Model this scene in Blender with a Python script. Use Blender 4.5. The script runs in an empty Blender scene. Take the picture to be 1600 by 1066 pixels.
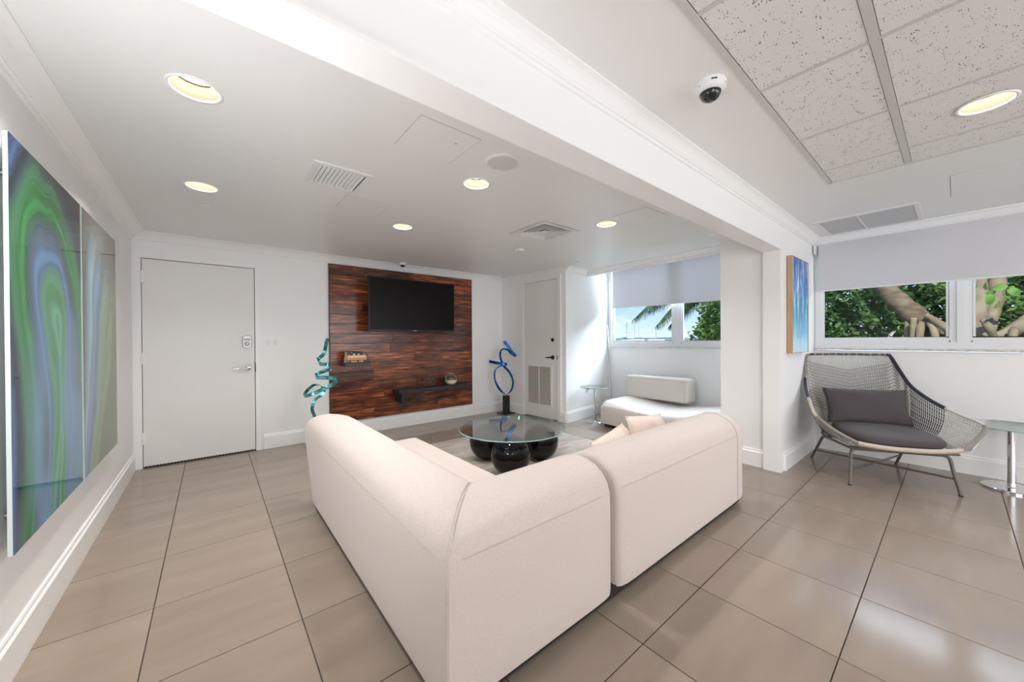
import bpy, bmesh, math, random
from mathutils import Vector, Matrix, noise
random.seed(7)
C = bpy.context.scene
COL = C.collection
PI = math.pi

# ------------------------------------------------------------------ camera
EYE = 1.3
cd = bpy.data.cameras.new('camera'); cam = bpy.data.objects.new('camera', cd); COL.objects.link(cam)
cd.sensor_width = 36.0; cd.lens = 36.0 * 569.5 / 1600.0; cd.clip_start = .02; cd.clip_end = 500
RR = Vector((0.7722, -0.6354, -0.0060)); DD = Vector((-0.0078, -0.0001, -1.0)); FF = Vector((0.6354, 0.7722, -0.0051))
DD = (DD - RR * DD.dot(RR)).normalized(); RR.normalize(); FF = (RR.cross(DD)).normalized()
M4 = Matrix(((RR.x, -DD.x, -FF.x, 0), (RR.y, -DD.y, -FF.y, 0), (RR.z, -DD.z, -FF.z, EYE), (0, 0, 0, 1)))
cam.matrix_world = M4
C.camera = cam

# ------------------------------------------------------------------ view, world, sun, large lights
C.view_settings.view_transform = 'Standard'; C.view_settings.look = 'None'
C.view_settings.exposure = 1.6; C.view_settings.gamma = 1.0; C.view_settings.use_curve_mapping = False
C.cycles.max_bounces = 10; C.cycles.diffuse_bounces = 6; C.cycles.glossy_bounces = 5
C.cycles.transmission_bounces = 8; C.cycles.transparent_max_bounces = 12
C.cycles.sample_clamp_indirect = 6.0; C.cycles.caustics_reflective = False; C.cycles.caustics_refractive = False

def lin(r, g, b):
    f = lambda c: (c / 255.0 / 12.92) if c <= 10 else (((c / 255.0) + .055) / 1.055) ** 2.4
    return (f(r), f(g), f(b), 1.0)

W = bpy.data.worlds.new('sky'); C.world = W; W.use_nodes = True
nt = W.node_tree; nt.nodes.clear()
def N(nt, kind, **kw):
    n = nt.nodes.new(kind)
    for k, v in kw.items():
        if k.startswith('i_'):
            n.inputs[k[2:].replace('_', ' ')].default_value = v
        else:
            setattr(n, k, v)
    return n
def ramp(nt, stops, fac=None, interp='LINEAR'):
    r = nt.nodes.new('ShaderNodeValToRGB'); r.color_ramp.interpolation = interp
    e = r.color_ramp.elements
    while len(e) > 1: e.remove(e[-1])
    e[0].position = stops[0][0]; e[0].color = stops[0][1]
    for p, c in stops[1:]:
        q = e.new(p); q.color = c
    if fac is not None: nt.links.new(fac, r.inputs[0])
    return r
tc = N(nt, 'ShaderNodeTexCoord'); sx = N(nt, 'ShaderNodeSeparateXYZ'); nt.links.new(tc.outputs['Generated'], sx.inputs[0])
grad = ramp(nt, [(0.0, lin(228, 240, 247)), (.04, lin(200, 226, 246)), (.14, lin(135, 190, 240)), (.4, lin(80, 145, 220)), (1, lin(50, 105, 190))], sx.outputs['Z'])
mp = N(nt, 'ShaderNodeMapping'); mp.inputs['Scale'].default_value = (1, 1, 2.6); nt.links.new(tc.outputs['Generated'], mp.inputs[0])
cl = N(nt, 'ShaderNodeTexNoise', i_Scale=7.5, i_Detail=7.0, i_Roughness=.55); nt.links.new(mp.outputs[0], cl.inputs['Vector'])
cr = ramp(nt, [(.52, (0, 0, 0, 1)), (.66, (1, 1, 1, 1))], cl.outputs['Fac'])
mx = N(nt, 'ShaderNodeMix', data_type='RGBA'); nt.links.new(cr.outputs[0], mx.inputs[0]); nt.links.new(grad.outputs[0], mx.inputs[6]); mx.inputs[7].default_value = lin(250, 250, 250)
bg = N(nt, 'ShaderNodeBackground'); bg.inputs[1].default_value = .42; nt.links.new(mx.outputs[2], bg.inputs[0])
ow = N(nt, 'ShaderNodeOutputWorld'); nt.links.new(bg.outputs[0], ow.inputs[0])

def lamp(name, kind, loc, energy, color=(1, 1, 1), rot=None, **kw):
    d = bpy.data.lights.new(name, kind); d.energy = energy; d.color = color
    for k, v in kw.items(): setattr(d, k, v)
    o = bpy.data.objects.new(name, d); o.location = loc
    if rot: o.rotation_euler = rot
    COL.objects.link(o); return o
SUN_DIR = Vector((.62, .30, -.72)).normalized()      # light travels this way: over the building, onto the garden
s = lamp('sun', 'SUN', (12, 6, 12), 2.6, (1, .95, .86), angle=.009); s.rotation_euler = SUN_DIR.to_track_quat('-Z', 'Y').to_euler()
# added fill lamps behind the camera; no windows are modelled there
lamp('rear_fill_light', 'AREA', (3.0, -4.75, 1.45), 35, (.95, .97, 1), rot=(PI/2, 0, 0), shape='RECTANGLE', size=4.6, size_y=2.0)
lamp('rear_left_fill_light', 'AREA', (-.55, -2.8, 1.45), 26, (.97, .98, 1), rot=(PI/2, 0, -PI/2), shape='RECTANGLE', size=2.6, size_y=1.9)
# daylight falling in through the two windows from the open sky above the garden
lamp('niche_window_daylight', 'AREA', (6.55, 2.75, 3.0), 170, (.78, .89, 1), rot=(0, math.radians(52), 0), shape='RECTANGLE', size=1.4, size_y=2.6)
lamp('garden_window_daylight', 'AREA', (6.55, -1.2, 3.0), 45, (.86, .93, 1), rot=(0, math.radians(52), 0), shape='RECTANGLE', size=1.4, size_y=4.2)
# added fill lamp, out of frame by the left wall, to lift the ceiling
fl = lamp('ceiling_fill_light', 'AREA', (-.45, .92, 1.30), 5.2, (.96, .98, 1), shape='SQUARE', size=.28)
fl.rotation_euler = Vector((.30, .85, .48)).to_track_quat('-Z', 'Y').to_euler()
LAMP_W = 6.4
WARM = (1, .97, .935)

# ------------------------------------------------------------------ mesh helpers
class MB:
    def __init__(self): self.bm = bmesh.new()
    def box(self, a, b, bev=0, mat=None):
        x0, y0, z0 = a; x1, y1, z1 = b
        vs = [self.bm.verts.new(p) for p in ((x0,y0,z0),(x1,y0,z0),(x1,y1,z0),(x0,y1,z0),(x0,y0,z1),(x1,y0,z1),(x1,y1,z1),(x0,y1,z1))]
        fs = [self.bm.faces.new([vs[i] for i in f]) for f in ((3,2,1,0),(4,5,6,7),(0,1,5,4),(1,2,6,5),(2,3,7,6),(3,0,4,7))]
        if bev:
            es = list({e for f in fs for e in f.edges})
            r = bmesh.ops.bevel(self.bm, geom=es, offset=bev, segments=2, profile=.5, affect='EDGES')
        if mat is not None:
            bmesh.ops.transform(self.bm, matrix=mat, verts=[v for v in self.bm.verts if v.is_valid and v not in self._old] if hasattr(self, '_old') else vs)
        return self
    def prism(self, pts, z0, z1):
        """closed 2D outline (x,y), from z0 to z1"""
        n = len(pts)
        lo = [self.bm.verts.new((p[0], p[1], z0)) for p in pts]; hi = [self.bm.verts.new((p[0], p[1], z1)) for p in pts]
        self.bm.faces.new(list(reversed(lo))); self.bm.faces.new(hi)
        for i in range(n):
            j = (i + 1) % n; self.bm.faces.new((lo[i], lo[j], hi[j], hi[i]))
        return self
    def lathe(self, prof, seg=32, o=(0, 0, 0), cap=True):
        rings = []
        for r, z in prof:
            if r < 1e-6: rings.append([self.bm.verts.new((o[0], o[1], o[2] + z))])
            else: rings.append([self.bm.verts.new((o[0] + r * math.cos(2*PI*k/seg), o[1] + r * math.sin(2*PI*k/seg), o[2] + z)) for k in range(seg)])
        for a, b in zip(rings, rings[1:]):
            for k in range(seg):
                j = (k + 1) % seg
                if len(a) == 1 and len(b) == 1: continue
                if len(a) == 1: self.bm.faces.new((a[0], b[j], b[k]))
                elif len(b) == 1: self.bm.faces.new((a[k], a[j], b[0]))
                else: self.bm.faces.new((a[k], a[j], b[j], b[k]))
        if cap:
            if len(rings[0]) > 1: self.bm.faces.new(list(reversed(rings[0])))
            if len(rings[-1]) > 1: self.bm.faces.new(rings[-1])
        return self
    def tube(self, pts, r, seg=8, closed=False, flat=None):
        pts = [Vector(p) for p in pts]; n = len(pts); rings = []
        up = Vector((0, 0, 1)); prev = None
        for i, p in enumerate(pts):
            if closed: t = (pts[(i+1) % n] - pts[i-1])
            else: t = pts[min(i+1, n-1)] - pts[max(i-1, 0)]
            t.normalize()
            a = prev if prev is not None else (up if abs(t.z) < .95 else Vector((1, 0, 0)))
            x = (a - t * a.dot(t))
            if x.length < 1e-5: x = t.orthogonal()
            x.normalize(); y = t.cross(x); prev = x
            rr = r[i] if isinstance(r, (list, tuple)) else r
            rings.append([self.bm.verts.new(p + (x * math.cos(2*PI*k/seg) + y * math.sin(2*PI*k/seg)) * rr) for k in range(seg)])
        m = n if closed else n - 1
        for i in range(m):
            a, b = rings[i], rings[(i + 1) % n]
            for k in range(seg):
                j = (k + 1) % seg; self.bm.faces.new((a[k], b[k], b[j], a[j]))
        if not closed:
            self.bm.faces.new(rings[0]); self.bm.faces.new(list(reversed(rings[-1])))
        return self
    def sphere(self, o, r, u=24, v=14, sz=1.0):
        prof = [(r * math.sin(PI*i/v), -r * sz * math.cos(PI*i/v)) for i in range(v + 1)]
        prof[0] = (0, -r*sz); prof[-1] = (0, r*sz)
        return self.lathe(prof, u, o)
    def grid(self, f, nu, nv, closed_u=False):
        g = [[self.bm.verts.new(f(i, j)) for j in range(nv)] for i in range(nu)]
        for i in range(nu if closed_u else nu - 1):
            for j in range(nv - 1):
                self.bm.faces.new((g[i][j], g[(i+1) % nu][j], g[(i+1) % nu][j+1], g[i][j+1]))
        return g
    def build(self, name, mat, parent=None, loc=None, rotz=0, smooth=False, normals=True):
        me = bpy.data.meshes.new(name)
        if normals: bmesh.ops.recalc_face_normals(self.bm, faces=self.bm.faces)
        self.bm.to_mesh(me); self.bm.free()
        if mat is not None:
            for m in (mat if isinstance(mat, (list, tuple)) else [mat]): me.materials.append(m)
        o = bpy.data.objects.new(name, me); COL.objects.link(o)
        if parent: o.parent = parent
        if loc: o.location = loc
        if rotz: o.rotation_euler = (0, 0, rotz)
        if smooth:
            me.shade_smooth() if smooth is True else me.shade_smooth()
            if smooth != True:
                me.set_sharp_from_angle(angle=math.radians(smooth))
        return o
def tag(o, label=None, cat=None, group=None, kind=None):
    if label: o['label'] = label
    if cat: o['category'] = cat
    if group: o['group'] = group
    if kind: o['kind'] = kind
    return o
def struct(o, label=None):
    o['kind'] = 'structure'
    if label: o['label'] = label
    return o
def empty(name, loc=(0, 0, 0), rotz=0):
    o = bpy.data.objects.new(name, None); o.empty_display_size = .1; COL.objects.link(o)
    o.location = loc; o.rotation_euler = (0, 0, rotz); return o
def copy_tree(o, parent=None):
    c = o.copy(); COL.objects.link(c)
    if parent: c.parent = parent
    for ch in list(o.children): copy_tree(ch, c)
    return c
def box(name, a, b, mat, parent=None, bev=0, smooth=False):
    return MB().box(a, b, bev).build(name, mat, parent, smooth=smooth)

# ------------------------------------------------------------------ materials
def pbr(name, col, rough=.5, metal=0, spec=.5, coat=0, trans=0, ior=1.45, emit=None, es=0, sheen=0):
    m = bpy.data.materials.new(name); m.use_nodes = True
    p = m.node_tree.nodes['Principled BSDF']
    p.inputs['Base Color'].default_value = col; p.inputs['Roughness'].default_value = rough
    p.inputs['Metallic'].default_value = metal; p.inputs['Specular IOR Level'].default_value = spec
    p.inputs['Coat Weight'].default_value = coat; p.inputs['Coat Roughness'].default_value = .03
    p.inputs['Transmission Weight'].default_value = trans; p.inputs['IOR'].default_value = ior
    p.inputs['Sheen Weight'].default_value = sheen
    if emit: p.inputs['Emission Color'].default_value = emit; p.inputs['Emission Strength'].default_value = es
    return m
def parts(m): return m.node_tree, m.node_tree.nodes['Principled BSDF']
def vary(m, col2, scale=3, amt=.5, detail=3, stretch=(1, 1, 1), rough2=None, bump=0, bscale=200, lo=.35, hi=.65, coords='Object'):
    """mix in a second colour with noise, and an optional fine bump"""
    nt, p = parts(m); base = tuple(p.inputs['Base Color'].default_value)
    tc = N(nt, 'ShaderNodeTexCoord'); mp = N(nt, 'ShaderNodeMapping'); mp.inputs['Scale'].default_value = stretch
    nt.links.new(tc.outputs[coords], mp.inputs[0])
    ns = N(nt, 'ShaderNodeTexNoise', i_Scale=float(scale), i_Detail=float(detail)); nt.links.new(mp.outputs[0], ns.inputs['Vector'])
    c2 = tuple(base[i] * (1 - amt) + col2[i] * amt for i in range(3)) + (1,)
    r = ramp(nt, [(lo, base), (hi, c2)], ns.outputs['Fac']); nt.links.new(r.outputs[0], p.inputs['Base Color'])
    if bump:
        n2 = N(nt, 'ShaderNodeTexNoise', i_Scale=float(bscale), i_Detail=2.0); nt.links.new(tc.outputs[coords], n2.inputs['Vector'])
        b = N(nt, 'ShaderNodeBump', i_Strength=bump, i_Distance=.002); nt.links.new(n2.outputs['Fac'], b.inputs['Height']); nt.links.new(b.outputs[0], p.inputs['Normal'])
    return m
WALL = vary(pbr('wall_paint', (.89, .89, .89, 1), .42), (.86, .86, .86, 1), 2, .5)
CEIL = vary(pbr('ceiling_paint', (.84, .84, .84, 1), .38), (.81, .81, .81, 1), 1.2, .5)
TRIM = pbr('trim_paint', (.89, .89, .89, 1), .3)
DOOR = vary(pbr('door_paint', (.82, .815, .80, 1), .38), (.79, .78, .765, 1), 2, .5)
DARK = pbr('dark_gap', (.02, .018, .016, 1), .6)
BLACK = pbr('black_metal', (.012, .012, .013, 1), .35)
CHROME = pbr('chrome', (.75, .76, .78, 1), .08, 1)
NICKEL = pbr('satin_nickel', (.38, .37, .36, 1), .35, 1)
ALU = pbr('white_aluminium', (.78, .79, .81, 1), .3)
GREYMESH = vary(pbr('speaker_mesh', (.66, .67, .68, 1), .7), (.58, .59, .60, 1), 400, .6)
VENTW = pbr('vent_white', (.80, .80, .80, 1), .4)

def floor_mat():
    m = pbr('porcelain_tile', (.36, .32, .285, 1), .14, spec=.5)
    nt, p = parts(m)
    tc = N(nt, 'ShaderNodeTexCoord'); oi = N(nt, 'ShaderNodeObjectInfo')
    ad = N(nt, 'ShaderNodeVectorMath', operation='ADD'); nt.links.new(tc.outputs['Object'], ad.inputs[0])
    ml = N(nt, 'ShaderNodeVectorMath', operation='SCALE'); nt.links.new(oi.outputs['Location'], ml.inputs[0]); ml.inputs['Scale'].default_value = 3.7
    nt.links.new(ml.outputs[0], ad.inputs[1])
    mp = N(nt, 'ShaderNodeMapping'); mp.inputs['Rotation'].default_value = (0, 0, .6); mp.inputs['Scale'].default_value = (1.2, 5, 1); nt.links.new(ad.outputs[0], mp.inputs[0])
    ns = N(nt, 'ShaderNodeTexNoise', i_Scale=1.3, i_Detail=4.0); nt.links.new(mp.outputs[0], ns.inputs['Vector'])
    r = ramp(nt, [(.3, (.268, .213, .170, 1)), (.55, (.295, .237, .190, 1)), (.75, (.323, .263, .214, 1))], ns.outputs['Fac'])
    hs = N(nt, 'ShaderNodeHueSaturation'); nt.links.new(r.outputs[0], hs.inputs['Color'])
    mr = N(nt, 'ShaderNodeMapRange'); nt.links.new(oi.outputs['Random'], mr.inputs[0]); mr.inputs[3].default_value = .95; mr.inputs[4].default_value = 1.05
    nt.links.new(mr.outputs[0], hs.inputs['Value']); nt.links.new(hs.outputs[0], p.inputs['Base Color'])
    return m
TILE = floor_mat(); GROUT = pbr('grout', (.07, .055, .045, 1), .8)

def plank_mat():
    m = pbr('walnut_plank', (.1, .03, .012, 1), .2, spec=.55)
    nt, p = parts(m)
    tc = N(nt, 'ShaderNodeTexCoord'); oi = N(nt, 'ShaderNodeObjectInfo')
    ml = N(nt, 'ShaderNodeVectorMath', operation='SCALE'); nt.links.new(oi.outputs['Location'], ml.inputs[0]); ml.inputs['Scale'].default_value = 5.3
    ad = N(nt, 'ShaderNodeVectorMath', operation='ADD'); nt.links.new(tc.outputs['Object'], ad.inputs[0]); nt.links.new(ml.outputs[0], ad.inputs[1])
    mp = N(nt, 'ShaderNodeMapping'); mp.inputs['Scale'].default_value = (1.5, 1, 23); nt.links.new(ad.outputs[0], mp.inputs[0])
    ns = N(nt, 'ShaderNodeTexNoise', i_Scale=1.5, i_Detail=5.0, i_Roughness=.60, i_Distortion=.9); nt.links.new(mp.outputs[0], ns.inputs['Vector'])
    r = ramp(nt, [(.30, (.026, .009, .006, 1)), (.43, (.10, .030, .014, 1)), (.55, (.19, .056, .024, 1)), (.63, (.33, .115, .048, 1)), (.74, (.60, .28, .13, 1))], ns.outputs['Fac'])
    mp2 = N(nt, 'ShaderNodeMapping'); mp2.inputs['Scale'].default_value = (3, 1, 9); nt.links.new(ad.outputs[0], mp2.inputs[0])
    n2 = N(nt, 'ShaderNodeTexNoise', i_Scale=1.1, i_Detail=3.0); nt.links.new(mp2.outputs[0], n2.inputs['Vector'])
    r2 = ramp(nt, [(.35, (.45, .42, .40, 1)), (.65, (1.25, 1.15, 1.05, 1))], n2.outputs['Fac'])
    mu = N(nt, 'ShaderNodeMix', data_type='RGBA', blend_type='MULTIPLY'); mu.inputs[0].default_value = 1; nt.links.new(r.outputs[0], mu.inputs[6]); nt.links.new(r2.outputs[0], mu.inputs[7])
    hs = N(nt, 'ShaderNodeHueSaturation'); nt.links.new(mu.outputs[2], hs.inputs['Color'])
    mr = N(nt, 'ShaderNodeMapRange'); nt.links.new(oi.outputs['Random'], mr.inputs[0]); mr.inputs[3].default_value = .75; mr.inputs[4].default_value = 1.75
    nt.links.new(mr.outputs[0], hs.inputs['Value']); nt.links.new(hs.outputs[0], p.inputs['Base Color'])
    return m
PLANK = plank_mat()
def cloth(name, c, c2=None, bump=.5, bscale=420, rough=.9, sheen=.25):
    m = pbr(name, c, rough, spec=.25, sheen=sheen)
    return vary(m, c2 or tuple(x * .9 for x in c[:3]) + (1,), 160, .8, 2, bump=bump, bscale=bscale)
SOFA = cloth('cream_upholstery', (.655, .57, .53, 1), (.58, .50, .465, 1))
BENCH = cloth('beige_upholstery', (.70, .655, .61, 1), (.63, .58, .54, 1))
PILLOW = cloth('blush_cotton', (.78, .67, .61, 1), (.72, .61, .55, 1), .25)
GREYCLOTH = cloth('slate_canvas', (.085, .073, .077, 1), (.068, .058, .063, 1), .3, sheen=.1)
STITCH = pbr('stitching', (.60, .53, .48, 1), .9)
ROPEL = cloth('light_grey_rope', (.66, .64, .60, 1), bump=.2)
ROPEG = cloth('taupe_rope', (.27, .245, .22, 1), bump=.2)
ROPED = cloth('dark_taupe_rope', (.13, .12, .115, 1), bump=.2)
ROPEN = cloth('navy_rope', (.035, .036, .055, 1), bump=.2)
ROPEB = cloth('sand_rope', (.56, .48, .40, 1), bump=.2)
CHAIRM = pbr('taupe_powder_coat', (.13, .115, .105, 1), .4)
SPHERE = pbr('black_lacquer', (.005, .004, .006, 1), .01, spec=.45)
def glass(name, tint, refl=.06, alpha=.9, rough=.0):
    m = bpy.data.materials.new(name); m.use_nodes = True; nt = m.node_tree; nt.nodes.clear()
    t = N(nt, 'ShaderNodeBsdfTransparent'); t.inputs[0].default_value = tint
    g = N(nt, 'ShaderNodeBsdfGlossy'); g.inputs['Roughness'].default_value = rough; g.inputs['Color'].default_value = (1, 1, 1, 1)
    f = N(nt, 'ShaderNodeFresnel'); f.inputs['IOR'].default_value = 1.22 + refl
    mf = N(nt, 'ShaderNodeMath', operation='MULTIPLY'); mf.inputs[1].default_value = alpha; nt.links.new(f.outputs[0], mf.inputs[0]); mxs = N(nt, 'ShaderNodeMixShader'); nt.links.new(mf.outputs[0], mxs.inputs[0]); nt.links.new(t.outputs[0], mxs.inputs[1]); nt.links.new(g.outputs[0], mxs.inputs[2])
    o = N(nt, 'ShaderNodeOutputMaterial'); nt.links.new(mxs.outputs[0], o.inputs[0]); return m
PANE = glass('window_glass', (.95, .97, .97, 1), 0, .5)
TABLEG = glass('table_glass', (.95, .98, .97, 1), .16, .8)
EDGEG = pbr('glass_edge', (.32, .50, .48, 1), .08, spec=.8)
def shade_mat():
    m = bpy.data.materials.new('roller_fabric'); m.use_nodes = True; nt = m.node_tree; nt.nodes.clear()
    d = N(nt, 'ShaderNodeBsdfDiffuse'); d.inputs[0].default_value = (.74, .74, .765, 1)
    t = N(nt, 'ShaderNodeBsdfTranslucent'); t.inputs[0].default_value = (.55, .55, .58, 1)
    a = N(nt, 'ShaderNodeMixShader'); a.inputs[0].default_value = .20
    nt.links.new(d.outputs[0], a.inputs[1]); nt.links.new(t.outputs[0], a.inputs[2])
    o = N(nt, 'ShaderNodeOutputMaterial'); nt.links.new(a.outputs[0], o.inputs[0]); return m
SHADE = shade_mat()
LENS = pbr('lamp_lens', (1, .95, .88, 1), .5, emit=(1, .90, .74, 1), es=1.1)
CONE = pbr('lamp_baffle', (.020, .0115, .008, 1), .8, spec=.0)
TVM = pbr('screen', (.007, .005, .005, 1), .3, spec=.15)

# ------------------------------------------------------------------ floor
X0, X1, Y0, Y1 = -.62, 5.52, -5.0, 5.27
ZL, ZR = 2.42, 2.46
floor = struct(box('floor', (X0 - .1, Y0 - .1, -.12), (X1 + .1, Y1 + .1, -.004), GROUT))
G, GX, GY = .5449, -.2295, .2988
shared = {}
i0, i1 = math.floor((X0 - GX) / G), math.ceil((X1 - GX) / G)
j0, j1 = math.floor((-4.1 - GY) / G), math.ceil((Y1 - GY) / G)
for i in range(i0, i1):
    for j in range(j0, j1):
        a = max(GX + i*G + .0022, X0); b = min(GX + (i+1)*G - .0022, X1); c = GY + j*G + .0022; d = min(GY + (j+1)*G - .0022, Y1)
        if b - a < .01 or d - c < .01: continue
        key = (round(b - a, 3), round(d - c, 3))
        if key not in shared:
            o = MB().box((-(b-a)/2, -(d-c)/2, -.0035), ((b-a)/2, (d-c)/2, 0), .0012).build('floor_tile', TILE, floor); shared[key] = o.data
        else:
            o = bpy.data.objects.new('floor_tile', shared[key]); COL.objects.link(o); o.parent = floor
        o.location = ((a+b)/2, (c+d)/2, 0)

# ------------------------------------------------------------------ walls
def mesh_struct(name, boxes, mat=WALL, extra=None):
    m = MB()
    for a, b in boxes: m.box(a, b)
    if extra: extra(m)
    return struct(m.build(name, mat))
mesh_struct('wall_left', [((X0-.15, Y0-.15, 0), (X0, Y1+.15, 2.7))])
D1a, D1b, D1t = -.55, .388, 2.148
mesh_struct('wall_back', [((X0, Y1, 0), (D1a-.005, Y1+.15, 2.7)), ((D1b+.006, Y1, 0), (5.67, Y1+.15, 2.7)), ((D1a-.005, Y1, D1t+.006), (D1b+.006, Y1+.15, 2.7)),
                          ((D1a-.005, Y1+.08, 0), (D1b+.006, Y1+.15, D1t+.006))])
# closet wall runs slightly out of square; its own frame: s along the wall, face on local y=0, solid behind (y<0)
CW = Vector((4.21, 3.81, 0)); CWd = Vector((4.10, 5.27, 0)) - CW; CL = CWd.length; CA = math.atan2(CWd.y, CWd.x)
D2a, D2b, D2t = .165, .895, 2.245
m = MB()
for a, b in (((0, -.12, 0), (D2a-.005, 0, 2.43)), ((D2b+.005, -.12, 0), (CL, 0, 2.43)), ((D2a-.005, -.12, D2t+.005), (D2b+.005, 0, 2.43)), ((D2a-.005, -.12, 0), (D2b+.005, -.06, D2t+.005))): m.box(a, b)
struct(m.build('wall_closet', WALL, loc=CW, rotz=CA))
# niche side wall, slanting a little
m = MB(); m.prism([(4.21, 3.81), (5.60, 3.985), (5.60, 4.12), (4.2, 3.95)], 0, 2.7); struct(m.build('wall_niche', WALL))
# window wall with its two openings
WL = (1.66, 3.96, 1.165, 2.56); WR = (-3.6, 1.05, 1.178, 2.34)
mesh_struct('wall_window', [((X1, Y0, 0), (X1+.2, Y1, WL[2]-.015)), ((X1, Y0, 2.34), (X1+.2, 1.66, 2.7)), ((X1, 1.66, 2.56), (X1+.2, 3.96, 2.7)), ((X1, 3.96, 2.34), (X1+.2, Y1, 2.7)), ((X1, 1.05, WL[2]-.015), (X1+.2, 1.66, 2.34)), ((X1, 3.96, WL[2]-.015), (X1+.2, Y1, 2.34)), ((X1, Y0, WL[2]-.015), (X1+.2, -3.6, 2.34))])
mesh_struct('wall_rear', [((X0, Y0-.15, 0), (X1, Y0, 2.7))])
# beam, pilaster under its end, and the return wall beside the niche
mesh_struct('trim_1', [((X0, 1.06, 2.14), (4.20, 1.205, 2.47))], TRIM)['label'] = 'white dropped beam crossing the ceiling'
mesh_struct('wall_pilaster', [((4.20, 1.06, 0), (X1, 1.205, 2.47))])
mesh_struct('wall_column', [((4.245, 1.205, 0), (X1, 1.61, 2.60))])

# ceilings with real openings for the recessed fittings
def ceiling_with_holes(name, x0, x1, y0, y1, z, circles=(), rects=(), mat=CEIL):
    bm = bmesh.new(); edges = []
    def loop(pts):
        vs = [bm.verts.new((x, y, z)) for x, y in pts]
        for k in range(len(vs)): edges.append(bm.edges.new((vs[k], vs[(k+1) % len(vs)])))
    loop([(x0, y0), (x1, y0), (x1, y1), (x0, y1)])
    for cx, cy, r in circles: loop([(cx + r*math.cos(2*PI*k/40), cy + r*math.sin(2*PI*k/40)) for k in range(40)])
    for a, b, c, d in rects: loop([(a, c), (b, c), (b, d), (a, d)])
    bmesh.ops.triangle_fill(bm, use_beauty=True, use_dissolve=False, edges=edges, normal=(0, 0, -1))
    for f in bm.faces:
        f.normal_update()
        if f.normal.z > 0: f.normal_flip()
    me = bpy.data.meshes.new(name); bm.to_mesh(me); bm.free(); me.materials.append(mat)
    o = bpy.data.objects.new(name, me); COL.objects.link(o)
    so = o.modifiers.new('thickness', 'SOLIDIFY'); so.thickness = .012; so.offset = -1
    return struct(o)
LR = .088
LIGHTS = [(-.05, 2.15), (-.05, 3.475), (1.478, 2.19), (1.465, 3.475), (2.985, 2.165)]
VENT = (.53, .83, 2.55, 2.87); DIFF = (2.49, 2.90, 2.53, 2.93)
ceilL = ceiling_with_holes('ceiling', X0, 4.80, 1.205, Y1, ZL, [(x, y, LR) for x, y in LIGHTS], [VENT, DIFF])
box('ceiling_void_cover', (X0, 1.205, ZL+.16), (4.80, Y1, ZL+.18), DARK, ceilL)
GRX0, GRX1, GRY0, GRY1 = -.62, 3.60, -3.35, .60
LIGHTR = (2.98, -.10)
ceilR = ceiling_with_holes('ceiling', X0, X1, Y0, 1.06, ZR, [], [(GRX0+.001, GRX1, GRY0, GRY1)])
box('ceiling_void_cover', (X0, Y0, ZR+.17), (X1, 1.06, ZR+.19), DARK, ceilR)
struct(box('ceiling', (4.80, 1.61, 2.60), (X1, 4.02, 2.64), CEIL))
# niche header carrying the crown
mesh_struct('trim_2', [((4.80, 1.61, 2.335), (4.84, 3.885, 2.62))], TRIM)['label'] = 'white header board across the window niche'

struct(box('roof', (X0-.15, Y0-.15, 2.72), (X1+.22, Y1+.15, 2.90), GROUT), 'unseen roof slab added over the lobby to keep the sun out')  # unseen slab, added to stop sun leaking past the ceilings
# crown mouldings
def moulding(name, p0, p1, nrm, z, prof, mat=TRIM, ext0=0, ext1=0, label=None):
    """prof: (projection, drop) polygon; nrm points into the room. ext: how far the outer edge runs on (mitre) at each end"""
    p0 = Vector((p0[0], p0[1], 0)); p1 = Vector((p1[0], p1[1], 0)); n = Vector((nrm[0], nrm[1], 0)).normalized(); t = (p1 - p0).normalized()
    m = MB(); a = []; b = []
    for pr, dr in prof:
        a.append(m.bm.verts.new(p0 + n*pr - t*pr*ext0 + Vector((0, 0, z - dr)))); b.append(m.bm.verts.new(p1 + n*pr + t*pr*ext1 + Vector((0, 0, z - dr))))
    k = len(prof)
    for i in range(k): m.bm.faces.new((a[i], a[(i+1) % k], b[(i+1) % k], b[i]))
    m.bm.faces.new(a); m.bm.faces.new(list(reversed(b)))
    o = struct(m.build(name, mat), label); return o
CP = [(0, 0), (.10, 0), (.10, .008), (.088, .012), (.078, .016), (.062, .026), (.046, .040), (.034, .052), (.026, .058), (.026, .064), (.014, .068), (.014, .082), (0, .086)]
CPs = [(a*.8, b) for a, b in CP]
moulding('trim_3', (X0, 1.205), (X0, Y1), (1, 0), ZL, CP, ext1=-1)
moulding('trim_4', (X0, Y1), (4.10, Y1), (0, -1), ZL, CPs, ext0=-1, ext1=-1)
moulding('trim_5', (4.21, 3.81), (4.80, 3.883), (.12, -1), ZL, CPs)
moulding('trim_6', (4.80, 1.61), (4.80, 3.883), (-1, 0), ZL, [(0, 0), (.07, 0), (.07, .012), (.052, .022), (.035, .045), (.016, .06), (.016, .085), (0, .085)])
moulding('trim_7', (4.245, 1.205), (4.245, 1.61), (-1, 0), ZL, CPs, ext1=1)
moulding('trim_7', (4.245, 1.61), (4.80, 1.61), (0, 1), ZL, CPs, ext0=1)
CR = [(a*.72, b*1.03) for a, b in CP]
moulding('trim_8', (X0, 1.06), (X1, 1.06), (0, -1), ZR, CR, ext1=-1)
moulding('trim_9', (X1, 1.06), (X1, Y0), (-1, 0), ZR, CR, ext0=-1)
moulding('trim_10', (X0, Y0), (X0, 1.06), (1, 0), ZR, CR, ext1=-1)
# a thin drip bead along the lower edge of the beam
struct(box('trim_11', (X0, 1.052, 2.14), (4.19, 1.06, 2.152), TRIM))
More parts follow.
